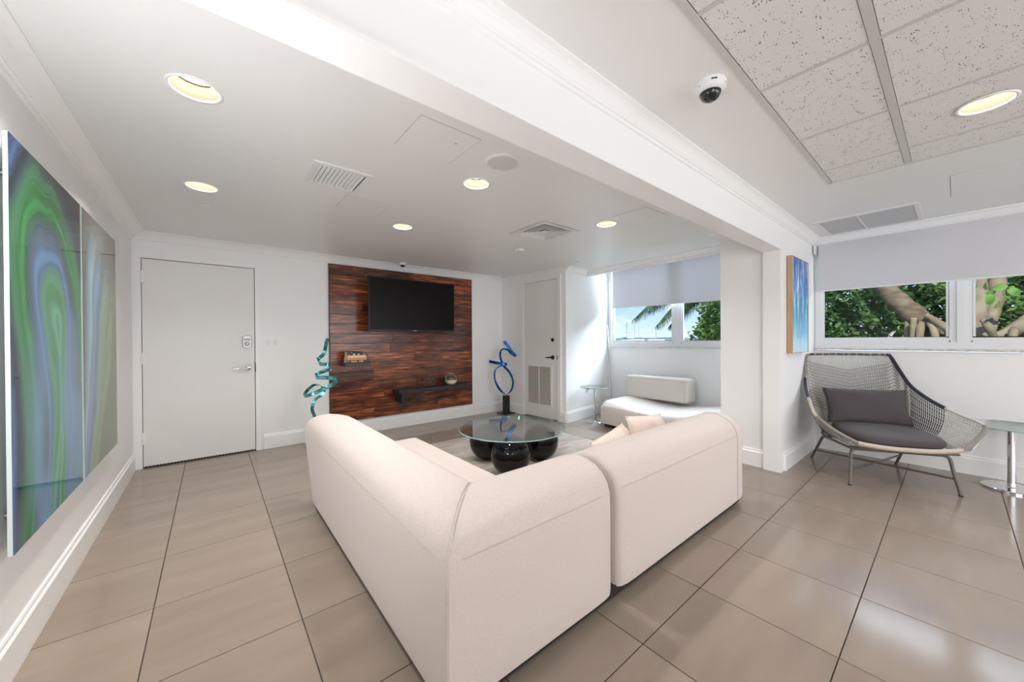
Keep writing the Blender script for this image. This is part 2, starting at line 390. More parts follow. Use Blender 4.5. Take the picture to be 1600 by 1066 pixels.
# baseboards: tall, with a small cap
BP = [(0, 0), (.006, 0), (.010, .008), (.010, .020), (.018, .030), (.018, .175), (0, .175)]
def base(name, p0, p1, n, e0=0, e1=0): return moulding(name, p0, p1, n, .175, BP, ext0=e0, ext1=e1)
base('baseboard_left', (X0, Y0), (X0, Y1-.02), (1, 0), 0, -1)
base('baseboard_back', (.47, Y1), (4.10, Y1), (0, -1), 0, -1)
base('baseboard_closet', CW + CWd.normalized()*(.95), CW + CWd, (-CWd.y, CWd.x), 0, -1)
base('baseboard_closet', CW, CW + CWd.normalized()*.11, (-CWd.y, CWd.x), 0, 0)
base('baseboard_niche', (4.21, 3.81), (X1, 3.975), (.12, -1), 0, -1)
base('baseboard_window', (X1, 3.97), (X1, 1.61), (-1, 0), -1, -1)
base('baseboard_column', (4.245, 1.21), (4.245, 1.61), (-1, 0), 0, 1)
base('baseboard_pilaster', (4.30, 1.06), (X1, 1.06), (0, -1), 0, -1)
base('baseboard_window', (X1, 1.06), (X1, Y0), (-1, 0), -1, 0)

# ------------------------------------------------------------------ doors
def lever(parent, p, dx, dz, mat, axis='x', sign=-1, back=(0, -1, 0)):
    """round rose and a lever; p = centre on the door face"""
def door_leaf(name, x0, x1, z0, z1, thick, mat):
    return MB().box((x0, 0, z0), (x1, thick, z1), .003).build(name, mat)
def hinge(parent, x, y, z, h, mat):
    m = MB().tube([(x, y, z), (x, y, z+h)], .009, 10); m.box((x-.024, y+.0015, z), (x+.024, y+.012, z+h)); return m.build('hinge', mat, parent, smooth=40)
# door 1: local frame = world, face towards -y
d1 = struct(empty('door_1', (0, Y1, 0)), 'plain white flush door with keypad lock and lever')
MB().box((D1a, -.004, .012), (D1b, .04, D1t), .002).build('door_leaf', DOOR, d1)
m = MB()
m.box((D1a-.075, -.018, 0), (D1a-.006, 0, D1t+.07)); m.box((D1b+.007, -.018, 0), (D1b+.072, 0, D1t+.07)); m.box((D1a-.006, -.018, D1t+.007), (D1b+.007, 0, D1t+.07))
m.box((D1a-.075, -.024, 0), (D1a-.06, -.018, D1t+.07)); m.box((D1b+.058, -.024, 0), (D1b+.072, -.018, D1t+.07)); m.box((D1a-.06, -.024, D1t+.056), (D1b+.058, -.018, D1t+.07))
m.build('door_casing', TRIM, d1)
box('door_gap', (D1a-.005, .02, 0), (D1b+.006, .078, D1t+.006), DARK, d1)
for z in (.246, 1.066, 1.90): hinge(d1, D1a-.004, -.022, z, .12, TRIM)
# door sweep of dark bristles
m = MB()
for k in range(34): m.box((D1a+.012+k*.0268, -.006, .002), (D1a+.03+k*.0268, .03, .018))
m.build('door_sweep', DARK, d1)['kind'] = 'stuff'
kp = MB()
pts = []
w, h = .043, .074
for k in range(9): a = PI*k/8; pts.append((w*math.cos(a), h*.72 + .022*math.sin(a)))
for k in range(9): a = PI + PI*k/8; pts.append((w*math.cos(a), -h*.72 + .022*math.sin(a)))
n = len(pts); lo = [kp.bm.verts.new((x, 0, z)) for x, z in pts]; hi = [kp.bm.verts.new((x*.88, -.022, z*.93)) for x, z in pts]
kp.bm.faces.new(lo); kp.bm.faces.new(hi)
for i in range(n): kp.bm.faces.new((lo[i], lo[(i+1) % n], hi[(i+1) % n], hi[i]))
kpo = kp.build('keypad_lock', NICKEL, d1, loc=(.316, -.004, 1.287), smooth=30)
m = MB()
for r_ in range(2):
    for c_ in range(5): m.box((-.029+c_*.012, -.026, .030-r_*.015), (-.020+c_*.012, -.020, .040-r_*.015), .001)
m.build('key_buttons', BLACK, kpo)
m = MB().lathe([(.026, 0), (.026, .006), (.020, .012), (0, .012)], 28); o = m.build('turn_ring', pbr('dark_nickel', (.22, .22, .22, 1), .3, 1), kpo, loc=(0, -.020, -.022), smooth=40); o.rotation_euler = (PI/2, 0, 0)
MB().box((-.008, -.046, -.036), (.008, -.030, -.008), .003).build('thumb_turn', NICKEL, kpo)
def make_lever(parent, loc, mat, length=.12, dirx=-1):
    m = MB().lathe([(.034, 0), (.034, .004), (.030, .010), (.014, .014), (.012, .048), (0, .050)], 28)
    for v in m.bm.verts: v.co = Vector((v.co.x, -v.co.z, v.co.y))
    o = m.build('door_handle', mat, parent, loc=loc, smooth=35)
    m = MB().tube([(0, -.046, 0), (dirx*.02, -.050, 0), (dirx*.05, -.052, -.002), (dirx*length*.75, -.050, -.004), (dirx*length, -.046, -.002)], [.011, .011, .009, .008, .007], 10)
    m.build('lever', mat, o, smooth=50); return o
make_lever(d1, (.322, -.004, .985), CHROME, .145)
box('strike_plate', (D1b+.001, -.0215, .93), (D1b+.009, -.002, 1.04), BLACK, d1)
# door 2 in the closet wall frame: local x along the wall, face +y towards the room
d2 = struct(empty('door_2', CW, CA), 'narrow white door with louvred return air grille')
MB().box((D2a, -.045, .014), (D2b, .002, D2t), .002).build('door_leaf', DOOR, d2)
m = MB()
for a, b in (((D2a-.075, 0, 0), (D2a-.006, .016, D2t+.065)), ((D2b+.006, 0, 0), (D2b+.06, .016, D2t+.065)), ((D2a-.006, 0, D2t+.006), (D2b+.006, .016, D2t+.065)),
             ((D2a-.075, .016, 0), (D2a-.058, .022, D2t+.065))): m.box(a, b)
m.build('door_casing', TRIM, d2)
box('door_gap', (D2a-.005, -.058, 0), (D2b+.005, -.03, D2t+.005), DARK, d2)
for z in (.27, 1.10, 1.86): hinge(d2, D2b+.004, .020, z, .12, TRIM)
gx0, gx1, gz0, gz1 = .305, .80, .235, .845
gr = MB()
for a, b in (((gx0-.03, .002, gz0-.03), (gx0, .012, gz1+.03)), ((gx1, .002, gz0-.03), (gx1+.03, .012, gz1+.03)), ((gx0, .002, gz0-.03), (gx1, .012, gz0)), ((gx0, .002, gz1), (gx1, .012, gz1+.03)),
             (((gx0+gx1)/2-.008, .002, gz0), ((gx0+gx1)/2+.008, .011, gz1))): gr.box(a, b)
gr = gr.build('air_grille', VENTW, d2)
box('grille_backing', (gx0, .002, gz0), (gx1, .0035, gz1), pbr('grille_dark', (.16, .14, .12, 1), .8), gr)
lou = None
for k in range(26):
    z = gz0 + .012 + k*.0232
    if lou is None:
        m = MB()
        a = [(gx0, .0036, .009), (gx0, .0105, -.004), (gx0, .0105, -.0025), (gx0, .0036, .0115)]
        va = [m.bm.verts.new(p) for p in a]; vb = [m.bm.verts.new((gx1, p[1], p[2])) for p in a]
        m.bm.faces.new(va); m.bm.faces.new(vb[::-1])
        for i in range(4): m.bm.faces.new((va[i], va[(i+1) % 4], vb[(i+1) % 4], vb[i]))
        lou = m.build('louvre', pbr('louvre_paint', (.55, .52, .48, 1), .5), gr); o = lou
    else:
        o = lou.copy(); COL.objects.link(o)
    o.location = (0, 0, z)
hd = MB().lathe([(.030, 0), (.030, .006), (.022, .018), (0, .020)], 24)
for v in hd.bm.verts: v.co = Vector((v.co.x, v.co.z, -v.co.y))
hd.build('deadbolt', BLACK, d2, loc=(.262, .002, 1.285), smooth=35)
lv = make_lever(d2, (.262, .002, 1.005), BLACK, .11, -1); lv.rotation_euler = (0, 0, PI)
box('strike_plate', (D2a-.014, .002, .97), (D2a-.003, .0175, 1.04), BLACK, d2)

# ------------------------------------------------------------------ windows
def window(name, y0, y1, z0, z1, mull, rail, label):
    w = struct(empty(name, (X1, 0, 0)), label)
    xf, xb = -.012, .07
    m = MB()
    m.box((xf, y0, z0), (xb, y1, z0 + rail*.62)); m.box((xf+.02, y0, z0 + rail*.62), (xb, y1, z0 + rail))
    m.box((xf, y0, z1-.05), (xb, y1, z1)); m.box((xf, y1-.06, z0+rail*.62), (xb, y1, z1-.05)); m.box((xf, y0, z0+rail*.62), (xb, y0+.06, z1-.05))
    m.build('window_frame', ALU, w)
    edges = [y0 + .06] + [v for ab in mull for v in ab] + [y1 - .06]
    for a, b in mull:
        mm = MB(); c = (a + b)/2
        mm.box((xf+.002, c-.022, z0+rail*.62), (xb-.002, c+.022, z1-.05)); mm.box((xf+.018, a+.004, z0+rail*.62), (xb-.01, c-.022, z1-.05)); mm.box((xf+.018, c+.022, z0+rail*.62), (xb-.01, b-.004, z1-.05))
        mm.build('mullion', ALU, w)
    for k in range(0, len(edges), 2):
        a, b = edges[k], edges[k+1]; s = MB(); t = .016
        s.box((xf+.03, a, z0+rail), (xb-.02, a+t, z1-.05)); s.box((xf+.03, b-t, z0+rail), (xb-.02, b, z1-.05))
        s.box((xf+.03, a+t, z0+rail), (xb-.02, b-t, z0+rail+.006)); s.box((xf+.03, a+t, z1-.066), (xb-.02, b-t, z1-.05))
        so = s.build('sash', ALU, w)
        box('pane', (xf+.045, a+t, z0+rail), (xf+.05, b-t, z1-.05), PANE, so)
        box('gasket', (xf+.0285, a+t, z0+rail+.0055), (xf+.032, b-t, z0+rail+.0095), DARK, so)
        for yy in (a-.012, b+.002): box('latch', (xf+.016, yy, z0+rail*.62), (xf+.022, yy+.007, z0+rail*.62+.014), BLACK, so)
    return w
wl = window('window_1', 1.67, 3.955, 1.165, 2.555, [(2.645, 2.794)], .092, 'aluminium window of the niche, view of sky and palm')
wr = window('window_2', -3.6, 1.05, 1.178, 2.34, [(-.108, .04), (-1.25, -1.10), (-2.4, -2.25)], .112, 'aluminium window above the woven chair, view of tree roots')
SILL = vary(pbr('marble_sill', (.72, .71, .69, 1), .3), (.45, .42, .40, 1), 30, .7)
box('window_sill', (-.045, 1.62, 1.150), (.10, 3.955, 1.166), SILL, wl, .003)
box('window_sill', (-.045, -3.6, 1.160), (.10, 1.05, 1.179), SILL, wr, .003)
def shade(y0, y1, z0, z1, x, label):
    s = empty('roller_shade', (x, (y0+y1)/2, z1)); tag(s, label, 'window shade', 'roller shades on the window wall')
    h = (y1-y0)/2
    MB().box((-.0015, -h, z0-z1+.012), (.0015, h, 0)).build('shade_fabric', SHADE, s)
    MB().tube([(.022, -h, -.02), (.022, h, -.02)], .022, 16).build('roller', ALU, s, smooth=40)
    MB().box((-.004, -h, z0-z1), (.004, h, z0-z1+.014), .002).build('hem_bar', ALU, s)
    return s
shade(1.68, 3.815, 1.822, 2.58, 5.44, 'pale grey roller shade half drawn over the niche window')
sr = shade(-3.4, 1.005, 1.826, 2.368, 5.44, 'wide pale grey roller shade above the woven rope chair')
box('shade_bracket', (-.03, 2.2225, -.10), (.05, 2.242, .0), ALU, sr)

# ------------------------------------------------------------------ recessed downlights
def downlight(x, y, z, label, r=LR, group='recessed ceiling downlights', power=None):
    t = empty('downlight', (x, y, z)); tag(t, label, 'ceiling light', group)
    MB().lathe([(r-.004, .010), (r-.003, -.001), (r+.004, -.004), (r+.013, -.002), (r+.014, .001)], 48, cap=False).build('trim_ring', TRIM, t, smooth=True)
    MB().lathe([(r-.003, 0), (r-.008, .040), (r-.014, .066)], 48, cap=False).build('reflector', CONE, t, smooth=True, normals=False)
    MB().lathe([(0, .066), (r-.014, .066), (r-.014, .072), (0, .072)], 48).build('lens', LENS, t)
    d = lamp('lamp_light', 'AREA', (0, 0, .062), power or LAMP_W, WARM, shape='DISK', size=(r-.02)*2); d.parent = t
    return t
DL = ['recessed downlight nearest the camera above the swirl art wall', 'recessed downlight above the keypad door', 'recessed downlight beside the round ceiling speaker', 'recessed downlight in front of the television', 'recessed downlight between the square diffuser and the beam']
for (x, y), l in zip(LIGHTS, DL): downlight(x, y, ZL, l)
downlight(LIGHTR[0], LIGHTR[1], ZR-.004, 'bright recessed downlight in a textured ceiling tile')

# ------------------------------------------------------------------ suspended ceiling, right
def acoustic():
    m = pbr('acoustic_tile', (.70, .68, .64, 1), .9, spec=.1)
    nt, p = parts(m); tc = N(nt, 'ShaderNodeTexCoord'); oi = N(nt, 'ShaderNodeObjectInfo')
    ad = N(nt, 'ShaderNodeVectorMath', operation='ADD'); nt.links.new(tc.outputs['Object'], ad.inputs[0]); nt.links.new(oi.outputs['Location'], ad.inputs[1])
    mp = N(nt, 'ShaderNodeMapping'); mp.inputs['Rotation'].default_value = (0, 0, .5); mp.inputs['Scale'].default_value = (1, 2.3, 1); nt.links.new(ad.outputs[0], mp.inputs[0])
    ds = N(nt, 'ShaderNodeTexNoise', i_Scale=30.0, i_Detail=2.0); nt.links.new(mp.outputs[0], ds.inputs['Vector'])
    mv = N(nt, 'ShaderNodeMix', data_type='VECTOR'); mv.inputs[0].default_value = .025; nt.links.new(mp.outputs[0], mv.inputs[4]); nt.links.new(ds.outputs['Color'], mv.inputs[5])
    v = N(nt, 'ShaderNodeTexVoronoi', i_Scale=64.0, i_Randomness=1.0); nt.links.new(mv.outputs[1], v.inputs['Vector'])
    n2 = N(nt, 'ShaderNodeTexNoise', i_Scale=24.0, i_Detail=3.0); nt.links.new(ad.outputs[0], n2.inputs['Vector'])
    th = N(nt, 'ShaderNodeMapRange'); nt.links.new(n2.outputs['Fac'], th.inputs[0]); th.inputs[1].default_value = .36; th.inputs[2].default_value = .66; th.inputs[3].default_value = .0; th.inputs[4].default_value = .34
    lt = N(nt, 'ShaderNodeMath', operation='LESS_THAN'); nt.links.new(v.outputs['Distance'], lt.inputs[0]); nt.links.new(th.outputs[0], lt.inputs[1])
    mx = N(nt, 'ShaderNodeMix', data_type='RGBA'); nt.links.new(lt.outputs[0], mx.inputs[0]); mx.inputs[6].default_value = (.79, .79, .78, 1); mx.inputs[7].default_value = (.24, .22, .20, 1)
    nt.links.new(mx.outputs[2], p.inputs['Base Color'])
    b = N(nt, 'ShaderNodeBump', i_Strength=1.0, i_Distance=.003, invert=True); nt.links.new(lt.outputs[0], b.inputs['Height']); nt.links.new(b.outputs[0], p.inputs['Normal'])
    return m
ACT = acoustic()
TEE = pbr('tee_bar', (.60, .60, .585, 1), .45)
gxs = [3.60, 3.31, 2.683, 2.007, 1.357, .69, .03, -.62]
gys = [.60, .198, -.46, -1.12, -1.78, -2.44, -3.10, -3.35]
m = MB()
for x in gxs[1:-1]: m.box((x-.009, GRY0, ZR-.001), (x+.009, GRY1, ZR+.012))
for y in gys[1:-1]: m.box((GRX0, y-.0155, ZR-.003), (GRX1, y+.0155, ZR+.012))
m.box((GRX0, GRY1-.014, ZR-.004), (GRX1, GRY1+.010, ZR+.012)); m.box((GRX1-.014, GRY0, ZR-.004), (GRX1+.008, GRY1, ZR+.012)); m.box((GRX0, GRY0-.008, ZR-.004), (GRX1, GRY0+.014, ZR+.012))
m.build('ceiling_grid', TEE, ceilR)
for a, b in zip(gxs[1:], gxs):
    for c, d in zip(gys[1:], gys):
        hole = a < LIGHTR[0] < b and c < LIGHTR[1] < d
        x0_, x1_, y0_, y1_ = a+.011, b-.011, c+.0175, d-.0175
        cx, cy = (x0_+x1_)/2, (y0_+y1_)/2
        if hole:
            bm = bmesh.new(); es = []
            for pts in ([(x0_, y0_), (x1_, y0_), (x1_, y1_), (x0_, y1_)], [(LIGHTR[0]+LR*math.cos(2*PI*k/40), LIGHTR[1]+LR*math.sin(2*PI*k/40)) for k in range(40)]):
                vs = [bm.verts.new((p[0]-cx, p[1]-cy, 0)) for p in pts]
                for k in range(len(vs)): es.append(bm.edges.new((vs[k], vs[(k+1) % len(vs)])))
            bmesh.ops.triangle_fill(bm, use_beauty=True, edges=es, normal=(0, 0, -1))
            me = bpy.data.meshes.new('ceiling_tile'); bm.to_mesh(me); bm.free(); me.materials.append(ACT)
            o = bpy.data.objects.new('ceiling_tile', me); COL.objects.link(o); o.parent = ceilR; o.location = (cx, cy, ZR)
        else:
            o = MB().box((x0_-cx, y0_-cy, 0), (x1_-cx, y1_-cy, .012), .001).build('ceiling_tile', ACT, ceilR, loc=(cx, cy, ZR-.0005))

# hatches: thin flush panels with a fine reveal
def hatch(x0, x1, y0, y1, z, label, t=.0025):
    h = empty('access_panel', ((x0+x1)/2, (y0+y1)/2, z)); tag(h, label, 'ceiling panel', 'painted access panels in the ceiling')
    a, b = (x1-x0)/2, (y1-y0)/2
    MB().box((-a, -b, -t), (a, b, -.0002), .0008).build('panel', CEIL, h)
    m = MB(); w = .0035
    for p, q in (((-a-w, -b-w, -.0006), (a+w, -b, 0)), ((-a-w, b, -.0006), (a+w, b+w, 0)), ((-a-w, -b, -.0006), (-a, b, 0)), ((a, -b, -.0006), (a+w, b, 0))): m.box(p, q)
    m.build('reveal', pbr('reveal_shadow', (.42, .41, .40, 1), .7), h)
    MB().lathe([(0, -t-.0005), (.006, -t-.0005), (.006, -t)], 12).build('latch', NICKEL, h, loc=(a*.5, -b*.3, 0))
    return h
hatch(.815, 1.172, 1.69, 2.03, ZL, 'flush access panel beside the round ceiling speaker')
hatch(.81, 1.16, 2.98, 3.28, ZL, 'flush access panel behind the slatted air vent', .0018)
hatch(2.86, 3.22, 1.665, 2.01, ZL, 'flush access panel close to the beam and the niche')
hatch(4.13, 4.75, -.75, .02, ZR, 'large flush access panel near the linear return grille')

# slatted vent
v = empty('air_vent', (.68, 2.71, ZL)); tag(v, 'white rectangular ceiling vent with ten angled blades', 'air vent')
m = MB(); a, b = .185, .19
for p, q in (((-a, -b, -.008), (a, -.155, 0)), ((-a, .155, -.008), (a, b, 0)), ((-a, -.155, -.008), (-.145, .155, 0)), ((.145, -.155, -.008), (a, .155, 0))): m.box(p, q, .002)
m.build('frame', VENTW, v)
box('duct', (-.149, -.159, .04), (.149, .159, .05), DARK, v)
bl = None
for k in range(11):
    x = -.137 + k*.0262
    if bl is None:
        m = MB(); pr = [(.010, -.004), (.009, -.0055), (-.009, .004), (-.008, .0055)]
        va = [m.bm.verts.new((p[0], -.155, p[1])) for p in pr]; vb = [m.bm.verts.new((p[0], .155, p[1])) for p in pr]
        m.bm.faces.new(va); m.bm.faces.new(vb[::-1])
        for i in range(4): m.bm.faces.new((va[i], va[(i+1) % 4], vb[(i+1) % 4], vb[i]))
        bl = m.build('blade', VENTW, v); o = bl
    else: o = bl.copy(); COL.objects.link(o)
    o.location = (x, 0, 0)
# square diffuser: concentric louvres stepping
v = empty('ceiling_diffuser', (2.695, 2.73, ZL)); tag(v, 'square white ceiling diffuser with nested louvres', 'air vent')
def square_ring(m, r0, z0, r1, z1, t=.003):
    a = [(-r0, -r0), (r0, -r0), (r0, r0), (-r0, r0)]; b = [(-r1, -r1), (r1, -r1), (r1, r1), (-r1, r1)]
    A = [m.bm.verts.new((*p, z0)) for p in a]; B = [m.bm.verts.new((*p, z1)) for p in b]
    A2 = [m.bm.verts.new((*p, z0+t)) for p in a]; B2 = [m.bm.verts.new((*p, z1+t)) for p in b]
    for i in range(4):
        j = (i+1) % 4; m.bm.faces.new((A[i], A[j], B[j], B[i])); m.bm.faces.new((A2[i], B2[i], B2[j], A2[j]))
        m.bm.faces.new((A[i], A2[i], A2[j], A[j])); m.bm.faces.new((B[i], B[j], B2[j], B2[i]))
m = MB(); square_ring(m, .262, -.010, .205, -.004); m.build('frame', VENTW, v)
m = MB(); square_ring(m, .195, -.004, .178, .022, .002); o = m.build('louvre_ring', VENTW, v)
for k, s in enumerate((.80, .60, .40)):
    c = o.copy(); COL.objects.link(c); c.scale = (s, s, 1); c.location = (0, 0, .0)
m = MB(); m.box((-.045, -.045, -.002), (.045, .045, .002)); m.build('centre_plate', VENTW, v)
box('duct', (-.202, -.197, .10), (.202, .197, .11), DARK, v)
# linear return grille, right ceiling
v = empty('return_grille', (5.06, .555, ZR)); tag(v, 'long grey two-panel return grille above the window shade', 'air vent')
m = MB(); a, b = .36, .36
for p, q in (((-a, -b, -.007), (a, -.325, 0)), ((-a, .325, -.007), (a, b, 0)), ((-a, -.325, -.007), (-.31, .325, 0)), ((.31, -.325, -.007), (a, .325, 0)), ((-.31, .033, -.007), (.31, .045, 0))): m.box(p, q, .001)
m.build('frame', VENTW, v)
FIN = pbr('grille_fin', (.58, .58, .59, 1), .5)
box('backing', (-.31, -.325, -.001), (.31, .325, 0), pbr('grille_grey', (.38, .38, .39, 1), .7), v)
m = MB()
for k in range(46): x = -.305 + k*.0134; m.box((x, -.325, -.0055), (x+.0065, .325, -.001))
m.build('fins', FIN, v)['kind'] = 'stuff'
# speaker
v = empty('ceiling_speaker', (1.432, 1.822, ZL)); tag(v, 'round grey mesh speaker set flush in the ceiling', 'speaker')
MB().lathe([(.094, 0), (.094, -.006), (.104, -.007), (.112, -.003), (.112, 0)], 48).build('rim', VENTW, v, smooth=40)
MB().lathe([(0, -.0075), (.06, -.0072), (.094, -.005), (.094, -.001), (0, -.001)], 48).build('grille_mesh', GREYMESH, v, smooth=40)
# smoke detector and small fittings
v = empty('smoke_detector', (2.98, 3.46, ZL)); tag(v, 'small white disc detector on the ceiling near the closet door', 'detector')
MB().lathe([(.058, 0), (.058, -.012), (.050, -.022), (.02, -.026), (0, -.026)], 32).build('housing', VENTW, v, smooth=40)
MB().lathe([(.060, -.001), (.060, -.006), (.0585, -.006)], 32).build('base_plate', TRIM, v)
for x, y, l in ((-.04, 3.93, 'concealed sprinkler cap in the ceiling by the keypad door'), (4.14, 3.50, 'small chrome sprinkler cap in the ceiling by the niche')):
    v = empty('sprinkler', (x, y, ZL)); tag(v, l, 'sprinkler')
    MB().lathe([(.036, -.002), (.036, -.006), (.020, -.009), (0, -.009)], 24).build('cover_plate', CEIL if x < 1 else VENTW, v, smooth=40)
    MB().lathe([(.026, 0), (.026, -.003), (0, -.003)], 24).build('gap_ring', BLACK, v)
# dome cameras
def dome(x, y, z, r, label, rot=0):
    v = empty('dome_camera', (x, y, z), rot); tag(v, label, 'camera', 'ceiling dome security cameras')
    MB().lathe([(r*.98, 0), (r, -r*.08), (r*.98, -r*.42), (r*.90, -r*.55), (r*.68, -r*.66), (r*.64, -r*.60)], 40).build('housing', pbr('camera_white', (.78, .78, .78, 1), .35), v, smooth=50)
    MB().lathe([(r*.66, -r*.60), (r*.64, -r*.80), (r*.52, -r*1.02), (r*.30, -r*1.17), (0, -r*1.22)], 36).build('dome_cover', pbr('smoked_dome', (.01, .01, .011, 1), .06, coat=.5), v, smooth=50)
    if r > .05:
        box('logo_plate', (-.012, -r-.0005, -r*.30), (.012, -r+.004, -r*.22), BLACK, v)
        for a in (-1.0, .9):
            o = MB().lathe([(0, 0), (.0025, 0), (.0025, .002), (0, .002)], 10).build('screw', BLACK, v); o.location = (r*.99*math.sin(a), -r*.99*math.cos(a), -r*.40); o.rotation_euler = (PI/2, 0, -a + 0)
    return v
dome(1.765, .71, ZR, .066, 'large white dome security camera beside the suspended ceiling', math.atan2(-.71, -1.765) + PI/2 + .25)
dome(2.155, 5.12, ZL, .050, 'small white dome security camera above the television')

# ------------------------------------------------------------------ walnut feature wall, planks
PX0, PX1, PZ0, PZ1 = 1.20, 3.42, .205, 2.308
wp = empty('wood_panel', (0, Y1, 0)); tag(wp, 'dark walnut plank feature panel on the back wall behind the television', 'wall panel')
box('backing', (PX0, -.014, PZ0), (PX1, 0, PZ1), DARK, wp)
m = MB(); t = .006
for p, q in (((PX0-t, -.032, PZ0-t), (PX1+t, 0, PZ0)), ((PX0-t, -.032, PZ1), (PX1+t, 0, PZ1+t)), ((PX0-t, -.032, PZ0), (PX0, 0, PZ1)), ((PX1, -.032, PZ0), (PX1+t, 0, PZ1))): m.box(p, q)
m.build('edge_strip', pbr('dark_edge', (.03, .012, .008, 1), .4), wp)
rows = 16; rh = (PZ1 - PZ0)/rows
rp = random.Random(11)
for k in range(rows):
    x = PX0; z = PZ0 + k*rh; first = rp.uniform(.3, .9)
    while x < PX1 - .01:
        L = first if x == PX0 else rp.uniform(.55, 1.05)
        x2 = min(PX1, x + L)
        if PX1 - x2 < .22: x2 = PX1
        cx, cz = (x+x2)/2, z + rh/2; d = rp.uniform(0, .0012)
        MB().box((-(x2-x)/2+.0008, -.016, -rh/2+.0011), ((x2-x)/2-.0008, 0, rh/2-.0011), .0022).build('plank', PLANK, wp, loc=(cx, -.014-d+.0, cz))
        x = x2

# ------------------------------------------------------------------ television
tv = empty('television', (2.265, 4.97, 1.79)); tag(tv, 'large black flat television mounted on the walnut panel', 'television')
tw, th_ = .652, .368
MB().box((-tw, -.018, -th_), (tw, .028, th_), .004).build('body', pbr('tv_black', (.012, .012, .013, 1), .35), tv)
m = MB().box((-tw+.010, -.0195, -th_+.018), (tw-.010, -.0175, th_-.010)); m.build('screen', TVM, tv)
box('logo', (-.022, -.0195, -th_+.005), (.022, -.018, -th_+.012), pbr('logo_silver', (.5, .5, .5, 1), .4), tv)
MB().box((-.45, .028, -.28), (.45, .055, .10), .01).build('rear_housing', BLACK, tv)
m = MB(); m.box((-.20, .055, -.12), (.20, .07, .12)); m.box((-.03, .07, -.05), (.03, .235, .05)); m.box((-.12, .235, -.14), (.12, .2680, .14)); m.build('wall_bracket', BLACK, tv)
box('foot_stub', (-tw+.09, -.016, -th_-.010), (-tw+.13, .014, -th_), BLACK, tv); box('foot_stub', (tw-.20, -.016, -th_-.010), (tw-.08, .014, -th_), BLACK, tv)

# ------------------------------------------------------------------ shelves
SHELF = pbr('shelf_black', (.018, .022, .03, 1), .28)
PF = Y1 - .032
def shelf(x0, x1, yf, z0, z1, label):
    s = empty('wall_shelf', ((x0+x1)/2, PF, z1)); tag(s, label, 'shelf')
    h = (x1-x0)/2
    MB().box((-h, yf-PF, z0-z1), (h, 0, 0), .003).build('board', SHELF, s)
    return s
s1 = shelf(1.318, 1.640, 4.965, .955, 1.003, 'short black floating shelf holding a stack of books')
s2 = shelf(2.035, 3.205, 4.985, .532, .585, 'long black floating shelf low on the walnut panel')
box('bracket', (2.075-2.62, -.235, -.19), (2.122-2.62, 0, -.0535), SHELF, s2, .002)
# books: spine towards the camera (-y), page ends towards -x
def book(x0, x1, yf, yb, z0, th, cover, pages, label, band=None):
    b = empty('book', ((x0+x1)/2, (yf+yb)/2, z0)); tag(b, label, 'book', 'books stacked on the short shelf')
    hx, hy = (x1-x0)/2, (yb-yf)/2
    m = MB(); c = .0025
    m.box((-hx, -hy, 0), (hx, hy, c)); m.box((-hx, -hy, th-c), (hx, hy, th)); m.box((-hx, -hy-.001, 0), (hx, -hy+c, th), .0008)
    m.build('cover', cover, b)
    box('pages', (-hx+.004, -hy+c, c), (hx-.004, hy-.006, th-c), pages, b)
    if band:
        m = MB()
        for u, w in band[1]: m.box((-hx+u*2*hx, -hy-.0018, th*.22), (-hx+(u+w)*2*hx, -hy-.0008, th*.78))
        m.build('spine_print', band[0], b)['kind'] = 'stuff'
    return b
PG = vary(pbr('paper', (.80, .72, .56, 1), .9), (.6, .5, .35, 1), 8, .5, stretch=(1, 1, 90))
GOLD = pbr('gold_print', (.55, .36, .16, 1), .5)
WHT = pbr('white_print', (.6, .6, .58, 1), .6)
z = 1.003
bk = [(.345, .585, .034, pbr('cover_maroon', (.045, .012, .012, 1), .4), (GOLD, [(.06, .04), (.2, .30), (.60, .24)]), 'maroon book with gold spine print, lowest of the shelf stack'),
      (.347, .583, .032, pbr('cover_orange', (.62, .27, .10, 1), .5), None, 'orange tan book in the middle of the shelf stack'),
      (.353, .578, .030, pbr('cover_cream', (.78, .60, .36, 1), .5), None, 'cream yellow book under the black books'),
      (.352, .570, .027, pbr('cover_black', (.012, .014, .014, 1), .35), (WHT, [(.08, .03), (.28, .16), (.55, .12), (.88, .05)]), 'black book with white spine print below the smallest book'),
      (.355, .528, .019, pbr('cover_black_matte', (.012, .012, .013, 1), .45), (WHT, [(.22, .08)]), 'small black book on top of the shelf stack')]
for a, b_, th2, cov, band, lab in bk:
    book(1.318 + (a-.32)*1.02, 1.318 + (b_-.32)*1.02, 4.985, 5.15, z, th2, cov, PG, lab, band); z += th2 + .0005
# wire orb
ob = MB(); R_ = .098; oc = Vector((0, 0, 0))
ph = (1+5**.5)/2
iv = [Vector(p).normalized()*R_ for p in ((-1,ph,0),(1,ph,0),(-1,-ph,0),(1,-ph,0),(0,-1,ph),(0,1,ph),(0,-1,-ph),(0,1,-ph),(ph,0,-1),(ph,0,1),(-ph,0,-1),(-ph,0,1))]
rotm = Matrix.Rotation(.5, 3, 'X') @ Matrix.Rotation(.3, 3, 'Y'); iv = [rotm @ p for p in iv]
el = (iv[0]-iv[1]).length
tri = []
for i in range(12):
    for j in range(i+1, 12):
        if abs((iv[i]-iv[j]).length - el) < .005:
            for k in range(j+1, 12):
                if abs((iv[i]-iv[k]).length - el) < .005 and abs((iv[j]-iv[k]).length - el) < .005: tri.append((i, j, k))
fc = [((iv[a]+iv[b]+iv[c])/3).normalized()*R_ for a, b, c in tri]
def edgeset():
    for i in range(len(fc)):
        for j in range(i+1, len(fc)):
            if (fc[i]-fc[j]).length < R_*.78: yield fc[i], fc[j]
